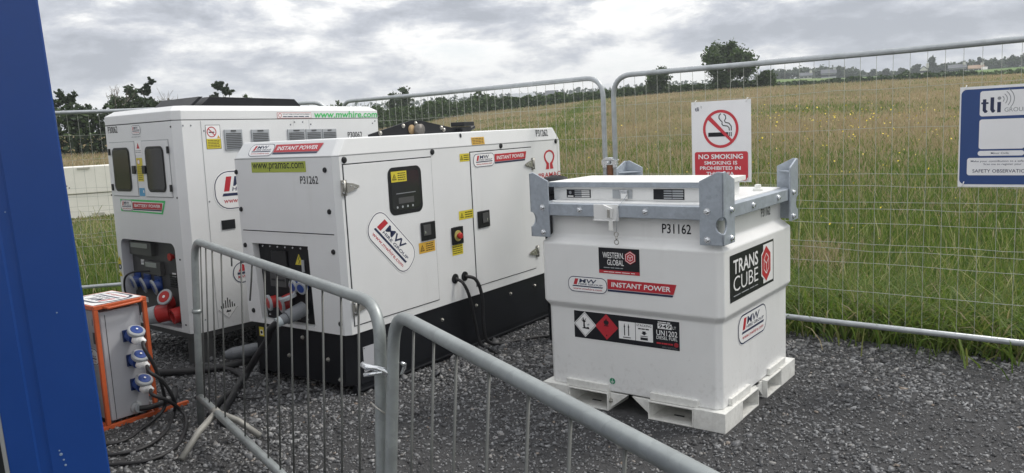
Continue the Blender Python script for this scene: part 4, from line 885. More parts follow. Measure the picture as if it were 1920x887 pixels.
def make_generator():
    t = thing('generator', 'white diesel generator with black base and yellow lettered end, second from the left', 'generator', (-1.041, 4.822, 0), R(-35.27))
    W, D_ = 1.0045, 2.606; zb, z1, z2 = .400, 1.509, 1.617
    c = .032
    # body: two long sides, back, front with an opening for the socket bay
    mb = MB()
    hole = [(-.831, .428), (-.300, .424), (-.310, .950), (-.865, .949)]
    out = [(-W+c, zb), (-c, zb), (-c, z1), (-W+c, z1)]
    V = [(a, 0, b) for a, b in out]+[(a, 0, b) for a, b in hole]+[(a, .07, b) for a, b in hole]
    mb.add(V, [(0, 1, 5, 4), (1, 2, 6, 5), (2, 3, 7, 6), (3, 0, 4, 7), (4, 5, 9, 8), (5, 6, 10, 9), (6, 7, 11, 10), (7, 4, 8, 11)], WHITE2)
    def col(x, y, m=WHITE2): pass
    P_ = [(-c, 0), (0, c), (0, D_-c), (-c, D_), (-W+c, D_), (-W, D_-c), (-W, c), (-W+c, 0)]
    lo = [(a, b, zb) for a, b in P_]; hi = [(a, b, z1) for a, b in P_]
    mb.add(lo+hi, [(i, i+1, i+9, i+8) for i in range(7)]+[tuple(range(8))], WHITE2)
    gi, gj = .078, .015
    T = [(-c-gj, gi), (-gj, c+gi), (-gj, D_-c-gi), (-c-gj, D_-gi), (-W+c+gj, D_-gi), (-W+gj, D_-c-gi), (-W+gj, c+gi), (-W+c+gj, gi)]
    body = mb.build('canopy', t)
    mb = MB(); mb.loft([[(a, b, z1+.003) for a, b in P_], [(a, b, z2) for a, b in T]], WHITE2); roof = mb.build('roof', t, .006, 2)
    mb = MB(); mb.add([(a*.998-.001, b, z1+dz) for dz in (-.002, .0035) for a, b in P_], [(i, (i+1) % 8, 8+(i+1) % 8, 8+i) for i in range(8)], SEAMG); mb.build('roof_seam', t)
    # front details
    mb = MB(); mb.box(-.948, -.058, -.0012, .001, 1.030, 1.037, GAP); mb.box(-.948, -.058, -.0016, .001, 1.0245, 1.030, PLASTICW); mb.build('panel_seam', t)
    for x, z in ((-.964, 1.425), (-.949, 1.175), (-.096, 1.431), (-.085, 1.175), (-.940, .931), (-.077, .926), (-.916, .480), (-.063, .472)): screw(t, (x, 0, z), (0, -1, 0))
    # socket bay
    mb = MB(); mb.prism([(-.826, .432), (-.305, .428), (-.315, .945), (-.860, .944)], .045, .069, BLACK)
    for i in range(7):
        for zz, in ((.455,), (.925,)): mb.lathe((-.80+.076*i-.012*(zz > .9), .045, zz), (0, -1, 0), [(0, .008), (.005, .006)], ZINC, 8)
    bay = mb.build('socket_panel', t)
    mb = MB(); mb.box(-.72, -.57, .03, .0445, .79, .90, BLACKP); mb.build('breaker_box', bay, .006); mb = MB(); mb.box(-.735, -.575, .02, .0445, .66, .755, DARK); mb.box(-.720, -.590, .016, .020, .70, .715, BLACKP); mb.build('breaker_box', bay, .006); mb = MB(); mb.box(-.43, -.405, .035, .0445, .77, .85, GREYP); mb.build('meter', bay, .004)
    socket(bay, (-.715, .044, .555), (-.35, -.9, -.1), .050, REDP, .075); socket(bay, (-.590, .044, .552), (-.35, -.9, -.1), .050, REDP, .075)
    socket(bay, (-.485, .044, .685), (-.1, -.95, -.2), .040, BLUEP, .05); socket(bay, (-.415, .044, .680), (.1, -.95, -.2), .040, BLUEP, .05)
    k = Sticker((0, .045, 0), (1, 0, 0), (0, 0, 1)); k.poly([(-.497, .815), (-.415, .815), (-.456, .888)], YEL, 0); k.stroke([(-.450, .872), (-.466, .848), (-.447, .846), (-.462, .822)], .006, VBLACK, 1); k.build('voltage_label', bay)
    mb = MB(); mb.lathe((-.50, -.03, .60), (-.25, -.2, .95), [(0, .055), (.02, .057), (.028, .05)], GREYP, 20); mb.lathe((-.507, -.036, .628), (-.25, -.2, .95), [(0, .038), (.003, .037)], REDP, 20); mb.tube([(-.60, 0, .585), (-.52, -.02, .598)], [.018, .014], GREYP, 8); mb.build('socket_lid', bay)
    # long side
    def door(y0, y1, z0, zt, ymin=None):
        mb = MB(); mb.box(-.002, .0012, y0-.006, y1+.006, z0-.006, zt+.008, GAP); mb.build('door_gap', t)
        mb = MB(); mb.box(.0015, .006, y0, y1, z0, zt, WHITE2); return mb.build('access_door', t, .002)
    d1 = door(.058, .872, .455, 1.455); d2 = door(1.316, 2.124, .466, 1.464)
    k = Sticker(*side(.006)); k.rr(.432, 1.098, .758, 1.412, .05, BLACKP, 0); k.rr(.458, 1.128, .732, 1.385, .03, GLASS, 2); warn_sticker(k, .462, 1.315, .61, 1.385, YEL, 4, True, 3)
    k.rect(.50, 1.235, .69, 1.24, GREYTXT, 3); k.rect(.52, 1.17, .67, 1.21, DARK, 3)
    for i in range(4): k.disc(.505+.05*i, 1.148, .008, GREYP, 3)
    wn = MB(); k.build('window', d1)
    mb = MB(); 
    ring_o = [(.432, 1.098), (.758, 1.098), (.758, 1.412), (.432, 1.412)]
    def latch(par, y0, y1, z0, zt, flip):
        mb = MB(); mb.box(.0065, .016, y0, y1, z0, zt, BLACKP); o = mb.build('latch', par, .005, 2)
        a = y0+(y1-y0)*(.12 if flip else .35); mb = MB(); mb.box(.0162, .021, a, a+(y1-y0)*.5, z0+(zt-z0)*.28, zt-(zt-z0)*.14, DARK); mb.box(.0212, .023, y0+(y1-y0)*(.18 if flip else .68), y0+(y1-y0)*(.26 if flip else .76), z0+(zt-z0)*.38, z0+(zt-z0)*.52, ZINC); mb.build('latch_handle', o, .003)
    latch(d1, .718, .866, .892, 1.018, True); latch(d2, 1.358, 1.504, .897, 1.024, False)
    hinge(d1, .0065, .046, 1.318, 1); hinge(d1, .0065, .066, .568, 1); hinge(d2, .0065, 2.138, 1.332, -1); hinge(d2, .0065, 2.150, .604, -1)
    for y, z in ((.072, 1.486), (.895, 1.492), (1.709, 1.497), (2.517, 1.500)): screw(t, (0, y, z), (1, 0, 0), .021)
    k = Sticker(*side(.006)); k.rot(-44.5, .432, .926); firm_badge(k, -.245, -.105, .245, .105, 0, .0055); k.build('hire_label', d1)
    k = Sticker(*side(.006)); warn_sticker(k, .690, .808, .858, .882, AMB, 4, True); k.build('warning_label', d1)
    k = Sticker(*side(0)); warn_sticker(k, 1.148, .985, 1.318, 1.049, YEL, 3, True); k.build('warning_label', t)
    k = Sticker(*side(0)); warn_sticker(k, 1.050, .737, 1.174, .812, YEL, 4, False); k.build('warning_label', t)
    k = Sticker(*side(0)); warn_sticker(k, 1.194, 1.405, 1.306, 1.462, YEL, 3, True); k.build('warning_label', t)
    k = Sticker(*side(0)); k.rr(1.050, .814, 1.176, .942, .025, BLACKP, 1); mbx = k.mb; mbx.box(0, .012, 1.052, 1.174, .816, .940, BLACKP)
    es = k.build('emergency_stop', t); mb = MB(); mb.lathe((.0135, 1.108, .878), (1, 0, 0), [(0, .040), (.004, .040)], mat('faded_yellow_plate', (.42, .37, .12), .5), 20); mb.lathe((.018, 1.108, .878), (1, 0, 0), [(0, .016), (.012, .016), (.014, .024), (.024, .023), (.028, .016)], REDP, 18); mb.build('stop_button', es)
    for y, z in ((1.063, .569), (1.174, .567)):
        mb = MB(); mb.lathe((0, y, z), (1, 0, 0), [(0, .036), (.006, .036), (.008, .026)], BLACKP, 18); mb.build('cable_grommet', t)
    k = Sticker(*side(.006)); firm_badge(k, 1.345, 1.352, 1.608, 1.452); power_banner(k, 1.612, 1.366, 2.048, 1.438, 'INSTANT POWER'); k.build('hire_label', d2)
    k = Sticker(*side(0)); cx, cz = 2.402, 1.372; rx, rz = .074, .052
    Lh = [(-.82, -1.95), (-.62, -1.15), (-1.0, -.45), (-1.15, .1), (-1.0, .62), (-.6, 1.02), (0, 1.17), (.6, 1.02), (1.0, .62), (1.15, .1), (1.0, -.45), (.62, -1.15), (.82, -1.95), (.10, -1.95), (.10, -1.0), (.45, -.72), (.76, -.25), (.84, .15), (.72, .5), (.42, .78), (0, .88), (-.42, .78), (-.72, .5), (-.84, .15), (-.76, -.25), (-.45, -.72), (-.10, -1.0), (-.10, -1.95)]
    k.poly([(cx+a*rx, cz+b*rz) for a, b in Lh], RED, 0); k.text('PRAMAC', 2.228, 1.202, 2.572, 1.243, RED, 0, .02); k.build('maker_label', t)
    # sloped roof bands
    nv = Vector((0, z1-z2, 0)); up = Vector((0, gi, z2-z1)).normalized()
    k = Sticker((0, 0, z1), (1, 0, 0), up, .003); sc = math.hypot(gi, z2-z1); firm_badge(k, -.850, .018, -.600, .112); power_banner(k, -.598, .030, -.150, .104, 'INSTANT POWER'); k.build('hire_label', roof)
    ups = Vector((-gj, 0, z2-z1)).normalized(); k = Sticker((0, 0, z1), (0, 1, 0), ups, .003); k.text('P31262', 2.225, .040, 2.405, .096, VBLACK, 0, .02); k.build('fleet_number', roof)
    k = Sticker((0, 0, z1), (0, 1, 0), ups, .003); warn_sticker(k, 1.350, .010, 1.506, .066, AMB, 4, False); k.build('warning_label', roof)
    k = Sticker((0, 0, z1), (0, 1, 0), ups, .003); k.disc(1.231, .085, .012, VBLACK, 0, 1.3); k.build('plug_hole', roof)
    k = Sticker(*front(0)); k.rect(-.797, 1.420, -.266, 1.488, LIME, 0); k.text('www.pramac.com', -.785, 1.427, -.285, 1.480, VBLACK, 1, .01); k.build('web_label', t)
    k = Sticker(*front(0)); k.text('P31262', -.328, 1.346, -.163, 1.395, VBLACK, 0, .02); k.build('fleet_number', t)
    # lifting plate on the roof
    mb = MB(); xm = -.5
    mb.prism([(.787, z2), (1.793, z2), (1.793, 1.645), (1.345, 1.722), (1.245, 1.724), (.787, 1.632)], xm, xm+.012, BLACK, 'x')
    lp = mb.build('lifting_plate', t, .002)
    for y, z in ((.90, 1.638), (1.15, 1.685), (1.29, 1.70), (1.59, 1.66), (1.62, 1.642)): bolt(lp, (xm+.012, y, z), (1, 0, 0), .014, STEEL)
    mb = MB(); mb.cyl((xm-.04, 1.30, 1.652), (xm+.06, 1.30, 1.652), .042, mat('worn_steel', (.16, .15, .14), .5, .6, .2, 20), 18); mb.cyl((xm-.06, 1.24, 1.655), (xm+.02, 1.24, 1.655), .036, mat('rusty_steel', (.34, .24, .13), .7, .2, .3, 20), 14); mb.build('lifting_eye', lp)
    mb = MB(); mb.box(-.56, -.44, 1.80, 1.92, z2, 1.66, BLACKP); mb.box(-.57, -.43, 1.81, 1.95, 1.662, 1.698, BLACKP); mb.cyl((-.5, 1.94, 1.63), (-.5, 2.03, 1.655), .02, BLACKP, 10); mb.build('exhaust_flap', t, .006)
    # base tank and skids
    mb = MB(); ch = .075; bz = .065; i0 = .02
    P2 = [(-ch-i0+.03, .015), (-.006, ch+.01), (-.006, D_-ch), (-ch, D_-.02), (-W+ch, D_-.02), (-W+.012, D_-ch), (-W+.012, ch), (-W+ch, .015)]
    mb.loft([[(a, b, bz) for a, b in P2], [(a, b, zb-.003) for a, b in P2]], BLACK); base = mb.build('base_tank', t)
    for x in (-.055, -W+.02):
        mb = MB(); mb.box(x, x+.04, .05, D_-.05, .0, .062, BLACK); mb.box(x, x+.062, .05, D_-.05, .025, .033, BLACK); mb.build('skid', t, .003)
    for y in (.35, .9, 1.3, 1.75, 2.1): bolt(base, (-.006, y, .30+.02*(y > 1)), (1, 0, 0), .011, STEEL)
    for x, z in ((-.80, .36), (-.45, .34), (-.22, .22), (-.60, .20), (-.12, .10)): bolt(base, (x, .015, z), (0, -1, 0), .012, STEEL)
    k = Sticker(*side(-.006)); k.rect(.115, .135, .245, .30, GREYPNL, 1); 
    for a, b in ((.125, .29), (.235, .29), (.125, .145), (.235, .145)): k.disc(a, b, .004, VBLACK, 2)
    k.build('data_plate', base)
    k = Sticker(*front(.015)); k.rect(-.895, .30, -.845, .365, YEL, 0); k.rect(-.885, .31, -.855, .345, PLASTICW, 1); k.disc(-.870, .328, .011, VBLACK, 2); k.build('warning_label', base)
make_generator()

# ------------------------------------------------------------------ battery cabinet
def make_battery():
    t = thing('battery_unit', 'tall white battery power cabinet with two dark windows, leftmost of the white machines', 'battery unit', (-2.368, 5.719, 0), rot=(R(-.75), 0, R(-38.91)))
    W, D_ = 1.113, 1.957; zb, zs, ze, zt = .238, 1.797, 1.868, 1.905; c = .05
    P_ = [(-c, 0), (0, c), (0, D_-c), (-c, D_), (-W+c, D_), (-W, D_-c), (-W, c), (-W+c, 0)]
    mb = MB()
    # opening in the front, rounded at the top corners
    x0, x1, h0, h1, r = -1.000, -.162, .262, .904, .06
    arcp = [(x1, h0)]+[(x1-r+r*math.cos(R(a)), h1-r+r*math.sin(R(a))) for a in range(0, 91, 15)]+[(x0+r-r*math.sin(R(a)), h1-r+r*math.cos(R(a))) for a in range(0, 91, 15)]+[(x0, h0)]
    n = len(arcp); V = [(a, 0, b) for a, b in arcp]+[(-c, 0, zb), (-c, 0, zs), (-W+c, 0, zs), (-W+c, 0, zb)]
    fs = []
    m_ = n//2
    for i in range(m_-1): fs.append((i, i+1, n+1) if i else (0, 1, n+1))
    for i in range(m_, n-1): fs.append((i, i+1, n+2))
    fs += [(0, n+1, n), (m_-1, m_, n+2, n+1), (n-1, n+3, n+2), (0, n, n+3, n-1)]
    mb.add(V, fs, WHITE2)
    dpt = .085; Vb = [(a, y, b) for y in (0, dpt) for a, b in arcp]
    mb.add(Vb, [(i, i+1, n+i+1, n+i) for i in range(n-1)]+[(n-1, 0, n, 2*n-1)], mat('recess_grey_paint', (.50, .51, .55), .5))
    lo = [(a, b, zb) for a, b in P_]; hi = [(a, b, zs) for a, b in P_]
    mb.add(lo+hi, [(i, i+1, i+9, i+8) for i in range(7)]+[tuple(range(8))], WHITE2); mb.build('cabinet', t)
    mb = MB(); ii = .055; T = [(a+(-ii if a > -W/2 else ii), b+(ii if b < D_/2 else -ii)) for a, b in P_]
    mb.loft([[(a, b, zs+.004) for a, b in P_], [(a, b, ze) for a, b in P_], [(a, b, zt) for a, b in T]], WHITE2); roof = mb.build('roof', t, .004)
    mb = MB(); mb.add([(a*.999-.0005, b, zs+dz) for dz in (-.002, .0045) for a, b in P_], [(i, (i+1) % 8, 8+(i+1) % 8, 8+i) for i in range(8)], GAP); mb.build('roof_seam', t)
    # black unit on the roof
    mb = MB(); mb.prism([(.42, zt-.004), (1.42, zt-.004), (1.33, 1.985), (.53, 1.995)], -.80, -.40, BLACK, 'x'); ru = mb.build('roof_unit', t, .003)
    mb = MB(); mb.prism([(.33, zt-.004), (.36, zt-.004), (.47, 1.995), (.44, 1.995)], -.98, -.40, BLACK, 'x'); mb.build('roof_flap', ru)
    mb = MB(); mb.box(-.5, -.3, 1.45, 1.65, zt, zt+.015, WHITE2); mb.build('roof_plate', roof)
    # doors with windows
    for (a, b, wa, wb, hs) in ((-1.018, -.620, -.978, -.698, -1), (-.500, -.116, -.458, -.183, 1)):
        mb = MB(); mb.box(a-.006, b+.006, -.0012, .0, 1.243, 1.668, SEAMG); mb.build('door_gap', t)
        mb = MB(); mb.box(a, b, -.005, -.0015, 1.249, 1.662, WHITE2); d = mb.build('cabinet_door', t, .002)
        k = Sticker(*front(-.005)); k.rr(wa, 1.283, wb, 1.622, .045, BLACKP, 2); k.rr(wa+.018, 1.302, wb-.018, 1.604, .03, GLASS, 6); k.build('window', d)
        hx = a-.01 if hs < 0 else b-.012
        for z in (1.592, 1.314):
            mb = MB(); mb.box(hx, hx+.024, -.016, -.0055, z-.026, z+.026, BLACKP); mb.build('hinge', d, .003)
        lx = b-.045 if hs < 0 else a-.008
        mb = MB(); mb.box(lx, lx+.05, -.018, -.0055, 1.420, 1.482, BLACKP); mb.build('latch', d, .004)
    k = Sticker(*front(0)); k.text('P30062', -1.020, 1.738, -.862, 1.790, VBLACK, 0, .02); k.build('fleet_number', t)
    k = Sticker(*front(0)); firm_badge(k, -.640, 1.715, -.500, 1.785); k.lines(-.645, 1.695, -.495, 1.702, 1, GREYTXT, 1, .6); k.build('hire_label', t)
    k = Sticker(*front(0)); k.rect(-.612, 1.565, -.512, 1.668, PLASTICW, 0); k.poly([(-.585, 1.61), (-.539, 1.61), (-.562, 1.655)], RED, 1); k.lines(-.605, 1.575, -.52, 1.60, 2, GREYTXT, 1, .4); k.build('notice_label', t)
    k = Sticker(*front(0)); k.rect(-.608, 1.362, -.518, 1.54, YEL, 0); k.lines(-.595, 1.37, -.53, 1.48, 7, VBLACK, 1, .3); k.disc(-.575, 1.51, .02, PLASTICW, 1); k.ring(-.575, 1.51, .016, .02, RED, 2); k.build('warning_label', t)
    k = Sticker(*front(0)); k.rect(-.606, 1.250, -.522, 1.312, CYANV, 0); k.rect(-.545, 1.275, -.53, 1.295, PLASTICW, 1); k.build('blue_label', t)
    k = Sticker(*front(0)); k.poly([(-.93, 1.126), (-.285, 1.118), (-.230, 1.220), (-.93, 1.222)], GREENV, 0); k.poly([(-.74, 1.134), (-.30, 1.130), (-.26, 1.204), (-.74, 1.208)], PLASTICW, 1); firm_badge(k, -.925, 1.132, -.735, 1.216, 1); power_banner(k, -.730, 1.140, -.275, 1.200, 'BATTERY POWER', 2); k.build('battery_label', t)
    k = Sticker(*front(0)); 
    for z, m in ((.735, YEL), (.672, NAVY), (.615, YEL)):
        if m is NAVY: k.disc(-1.045, z, .024, NAVY, 0); k.disc(-1.045, z, .01, PLASTICW, 1)
        else: k.poly([(-1.072, z-.022), (-1.018, z-.022), (-1.045, z+.024)], m, 0); k.poly([(-1.052, z-.012), (-1.038, z-.012), (-1.045, z+.008)], VBLACK, 1)
    k.rect(-1.07, .69, -1.02, .712, YEL, 0); k.build('warning_label', t)
    for x, z in ((-1.075, 1.745), (-.06, 1.755), (-1.07, 1.25), (-.06, 1.245), (-.10, .79), (-.10, .30)):
        mb = MB(); mb.lathe((x, 0, z), (0, -1, 0), [(0, .008), (.004, .006)], VBLACK, 8); mb.build('screw', t)
    # socket bay
    mb = MB(); mb.prism([(x0+.002, h0+.002), (x1-.002, h0+.002), (x1-.002, h1-.06), (x1-.03, h1-.02), (x1-.06, h1-.002), (x0+.06, h1-.002), (x0+.03, h1-.02), (x0+.002, h1-.06)], .0835, .10, DARK); bay = mb.build('socket_panel', t)
    for a, b, z0_, z1_ in ((-.955, -.61, .775, .880), (-.745, -.495, .63, .735)):
        mb = MB(); mb.box(a, b, .045, .083, z0_, z1_, DARK); mb.box(a+.03, b-.05, .040, .0445, z0_+(z1_-z0_)*.55, z1_-.01, mat('clear_cover', (.30, .31, .32), .2)); mb.build('breaker_box', bay, .006)
    for x, z in ((-.935, .535), (-.775, .530), (-.605, .527)):
        s_ = socket(bay, (x+.02, .083, z+.02), (-.25, -.92, -.28), .058, BLUEP, .07)
        mb = MB(); mb.box(x-.045, x+.055, .070, .0832, z+.0, z+.09, BLUEP); mb.build('socket_flange', s_, .004)
    k = Sticker((0, .0835, 0), (1, 0, 0), (0, 0, 1))
    for x, z in ((-.835, .71), (-.925, .605), (-.765, .60), (-.60, .60), (-.36, .636), (-.83, .405)): k.rect(x-.028, z-.020, x+.028, z+.022, PLASTICW, 0); k.lines(x-.02, z-.01, x+.02, z+.012, 2, GREYTXT, 1, .4)
    k.build('socket_labels', bay)
    mb = MB(); mb.lathe((-.35, .083, .785), (0, -1, 0), [(0, .02), (.02, .02), (.022, .03), (.034, .028)], REDP, 14); mb.build('stop_button', bay)
    mb = MB()
    for i in range(6): mb.box(-.42, -.33, .076, .083, .545+.018*i, .555+.018*i, BLACKP)
    mb.build('louvre', bay)
    # large red connectors at the bottom of the bay
    mb = MB(); mb.lathe((-.42, .083, .43), (-.1, -.95, -.1), [(0, .05), (.05, .052)], REDP, 18); mb.build('power_socket', bay, label='red power socket with its lid raised')
    mb = MB(); ax = Vector((.30, -.75, .50)).normalized(); c0 = Vector((-.345, -.01, .485)); mb.lathe(c0, ax, [(0, .060), (.016, .064), (.02, .058)], GREYP, 22); mb.lathe(c0+ax*.0205, ax, [(0, .046), (.003, .044)], REDP, 22); mb.lathe(c0+ax*.024, ax, [(0, .012), (.001, .011)], PLASTICW, 10); mb.tube([(-.40, .03, .45), (-.37, .0, .47)], [.02, .016], GREYP, 8); mb.build('socket_lid', bay)
    mb = MB(); mb.lathe((-.25, .083, .365), (-.15, -.95, -.18), [(0, .055), (.06, .058), (.10, .06), (.101, .045), (.06, .042)], REDP, 20); mb.build('power_socket', bay)
    # skid
    mb = MB(); mb.box(-W+.01, -.01, .01, D_-.01, .195, zb-.002, DARK); sk = mb.build('skid_frame', t, .003)
    for x in (-W+.02, -.14):
        for y in (.02, D_-.16):
            mb = MB(); mb.box(x, x+.12, y, y+.14, .0, .193, DARK); mb.build('skid_leg', sk, .003)
    # long side
    for a_ in ((.196, zb+.01, .200, zs-.005), (1.16, 1.70, 1.163, zs-.005), (1.005, 1.74, 1.007, zs-.005)): k = Sticker(*side(0)); k.rect(*a_, SEAMG, 0); k.build('panel_seam', t)
    for y0_, y1_, za in ((.378, .530, 1.726), (.609, .769, 1.722), (.942, 1.108, 1.718), (1.120, 1.277, 1.716), (1.286, 1.434, 1.714)):
        mb = MB(); mb.box(.001, .010, y0_, y1_, za-.155, za, GREYP); v = mb.build('vent', t, .003)
        mb = MB()
        for i in range(9): mb.box(.0105, .0135, y0_+.012, y1_-.012, za-.143+.0135*i, za-.136+.0135*i, mat('vent_slot', (.10, .105, .11), .6))
        mb.box(.0105, .014, y0_+.055, y1_-.055, za-.016, za-.006, DARK); mb.build('slats', v)
    k = Sticker(*side(0)); a, b, z0_, z1_ = .230, .350, 1.585, 1.762; k.rect(a, z0_, b, z1_, VBLACK, 0); k.rect(a+.003, z0_+.075, b-.003, z1_-.003, PLASTICW, 1); k.rect(a+.003, z0_+.003, b-.003, z0_+.075, YEL, 1); k.ring((a+b)/2-.012, z1_-.052, .032, .039, RED, 2); k.stroke([((a+b)/2-.037, z1_-.027), ((a+b)/2+.013, z1_-.077)], .007, RED, 3); k.rect((a+b)/2-.035, z1_-.058, (a+b)/2+.01, z1_-.050, VBLACK, 2); k.poly([(b-.032, z0_+.078), (b-.006, z0_+.078), (b-.019, z0_+.102)], AMB, 2); k.lines(a+.012, z0_+.01, b-.012, z0_+.068, 5, VBLACK, 2, .35); k.build('smoking_label', t)
    ups = Vector((0, 0, 1)); k = Sticker((0, 0, 0), (0, 1, 0), ups, .0015); k.rect(.858, 1.805, 1.188, 1.850, RED, 0); k.rect(.861, 1.808, 1.185, 1.847, PLASTICW, 1); k.ring(.885, 1.828, .012, .016, RED, 2); k.text('DO NOT REMOVE FROM THIS EQUIPMENT', .912, 1.830, 1.175, 1.842, NAVY, 2, .005); k.lines(.912, 1.812, 1.17, 1.824, 1, NAVY, 2, .6); k.text('www.mwhire.com', 1.215, 1.806, 1.905, 1.862, GREENV, 1, .03, .12); k.build('web_label', roof)
    k = Sticker(*side(0)); k.text('P30062', 1.560, 1.632, 1.722, 1.684, VBLACK, 0, .02); k.build('fleet_number', t)
    k = Sticker(*side(0)); firm_badge(k, .262, 1.130, .80, 1.415, 0, .007); k.build('hire_label', t)
    k = Sticker(*side(0)); k.ring(.437, .635, .074, .081, NAVY, 0); k.poly([(.405, .645), (.465, .645), (.458, .69), (.44, .70)], RED, 1); k.rect(.395, .622, .48, .638, NAVY, 1); k.text('MW', .40, .592, .475, .612, RED, 1, .02); k.build('round_label', t)
    k = Sticker(*side(0)); cx, cz, q = .291, .382, .083; k.poly([(cx-q, cz), (cx, cz-q), (cx+q, cz), (cx, cz+q)], PLASTICW, 1)
    for i in range(-3, 4): k.stroke([(cx+i*.0185, cz+.004), (cx+i*.0185, cz+q-abs(i)*.0185-.002)], .0095, VBLACK, 2)
    for s in (((-1, 0), (0, -1)), ((0, -1), (1, 0))): k.stroke([(cx+a_*q*.96, cz+b_*q*.96) for a_, b_ in s], .002, VBLACK, 2)
    k.poly([(cx-.02, cz-.03), (cx+.022, cz-.03), (cx+.018, cz-.012), (cx+.004, cz-.020), (cx-.006, cz-.008)], VBLACK, 2); k.text('9', cx-.004, cz-.055, cx+.004, cz-.042, VBLACK, 2); k.build('hazard_label', t)
    mb = MB(); mb.box(.001, .006, .297, .408, .98, 1.05, BLACKP); mb.build('handle_recess', t)
    for y, z in ((.06, 1.76), (.12, 1.76), (.22, 1.72), (1.02, 1.775), (1.10, 1.775), (.98, 1.755), (1.18, 1.755), (1.88, 1.775), (1.85, 1.755), (.215, 1.20), (.10, .33)):
        mb = MB(); mb.lathe((0, y, z), (1, 0, 0), [(0, .007), (.004, .005)], GREYTXT, 8); mb.build('screw', t)
make_battery()

# ------------------------------------------------------------------ pedestrian barriers
def barrier(label, P0, ang, L_, lean, sgn, rods, zt=1.08):
    n = Vector((math.cos(ang+sgn*math.pi/2), math.sin(ang+sgn*math.pi/2), 0))
    t = thing('crowd_barrier', label, 'barrier', (P0[0], P0[1], 0), ang, 'crowd barriers in front of the yard')
    sh = lambda x, z: Vector((x, sgn*lean*z, z))
    zb, rr = .165, .13
    mb = MB(); pts = [sh(0, .0), sh(0, .5), sh(0, zt-rr)]+arc3(sh(0, zt-rr), sh(0, zt), sh(rr, zt))[1:]+[sh(L_*.35, zt), sh(L_*.65, zt)]+arc3(sh(L_-rr, zt), sh(L_, zt), sh(L_, zt-rr))+[sh(L_, .5), sh(L_, .0)]
    mb.tube(pts, .0205, GALVB, 14); mb.build('frame', t)
    mb = MB(); mb.tube([sh(-.0, zb), sh(L_*.5, zb), sh(L_, zb)], .0205, GALVB, 14); mb.build('bottom_rail', t)
    for x, z0, dx in rods:
        mb = MB(); mb.tube([sh(x, zt-.012), sh(x+dx*.4, (z0+zt)/2), sh(x+dx, z0)], .0043, ROD, 7); mb.build('bar', t)
    return t, sh
def make_barriers():
    a1 = R(124.83); P1 = (-.4979, 2.5187)
    rods = [(x, .165, d) for x, d in ((.315, .03), (.489, .02), (.654, .02), (.833, .02), (1.003, .02), (1.166, .02), (1.515, .02), (1.856, .03), (2.03, .03), (2.159, .04), (2.27, .03))]+[(1.673, 1.015, 0), (1.342, .885, .05), (.165, .165, .02)]
    t, sh = barrier('grey tubular crowd barrier in front of the generator, with a broken bar', P1, a1, 2.408, .0619, -1, rods)
    for q in ((-1.757, 3.929), (-1.434, 4.204)):
        d = Vector((q[0]-P1[0], q[1]-P1[1], 0)); l = Vector((d.x*math.cos(a1)+d.y*math.sin(a1), -d.x*math.sin(a1)+d.y*math.cos(a1), .022))
        s0 = sh(2.06, .165); mid = s0.lerp(l, .5)+Vector((0, 0, .02))
        mb = MB(); mb.tube([s0, mid, l], [.0175, .0175, .0165], MUDDY, 10); mb.build('foot', t)
    mb = MB(); mb.tube([sh(2.03, .165), sh(2.09, .165)], .0235, MUDDY, 12); mb.build('foot_collar', t)
    mb = MB(); mb.tube([sh(2.408, .66), sh(2.408, .68)], .027, GALVB, 12); mb.build('hinge_collar', t)
    a2 = R(-62.5); P2 = (P1[0]+.043*math.cos(a2), P1[1]+.043*math.sin(a2))
    rods = [(x, .165, d) for x, d in ((.180, .01), (.340, .01), (.500, 0), (.699, 0), (.900, 0), (1.077, 0), (1.266, 0), (1.45, 0), (1.63, 0), (1.8, 0), (1.98, 0), (2.15, 0))]
    t, sh = barrier('nearest grey tubular crowd barrier, its top tube running out of the picture', P2, a2, 2.40, .09, 1, rods, 1.06)
    mb = MB(); mb.tube([sh(1.22, 1.040), sh(1.235, 1.044), sh(1.25, 1.038), sh(1.266, 1.044), sh(1.29, 1.038)], [.003, .006, .006, .006, .003], mat('weld_bead', (.5, .49, .45), .5, .4, .2, 40), 6); mb.build('weld', t)
    # clamp and wire holding the two barriers together
    p = Vector((P1[0]+.02*math.cos(a1+math.pi)+.0, P1[1], 0)); lx = -math.cos(a1-math.pi/2)
    n1 = Vector((math.cos(a1-math.pi/2), math.sin(a1-math.pi/2), 0)); toc = Vector((.2, -1, 0)).normalized(); rt = Vector((1, .2, 0)).normalized()
    c = Vector((P1[0], P1[1], 0))+n1*.0619*.87+Vector((.005, -.008, .872))
    t = thing('bolt_clamp', 'shiny zinc wing bolt clamp holding the two crowd barriers together', 'clamp', c); t.rotation_euler = (0, 0, 0)
    mb = MB(); mb.tube([-rt*.062+toc*.014+Vector((0, 0, .022)), -rt*.048+toc*.03+Vector((0, 0, .016)), -rt*.018+toc*.036+Vector((0, 0, .012)), rt*.004+toc*.034, rt*.018+toc*.034+Vector((0, 0, -.012)), rt*.03+toc*.03+Vector((0, 0, -.03))], [.010, .011, .009, .011, .011, .008], ZINC, 8)
    mb.build('clamp_jaw', t)
    mb = MB(); mb.cyl(-rt*.060+toc*.035+Vector((0, 0, -.008)), rt*.0+toc*.040+Vector((0, 0, -.004)), .0065, ZINC, 10); mb.build('bolt', t)
    mb = MB(); mb.tube([rt*.066+toc*.014+Vector((0, 0, .012)), rt*.075+toc*.002+Vector((0, 0, .004)), rt*.074-toc*.01+Vector((0, 0, -.012)), rt*.062+toc*.008+Vector((0, 0, -.028))], [.006, .007, .007, .005], ZINC, 8); mb.build('hook', t)
    c2 = Vector((P1[0], P1[1], 0))+n1*.0619*.72+Vector((.0, -.008, .735)); t = thing('wire_tie', 'twisted grey wire tied round the two barrier posts below the clamp', 'wire', c2)
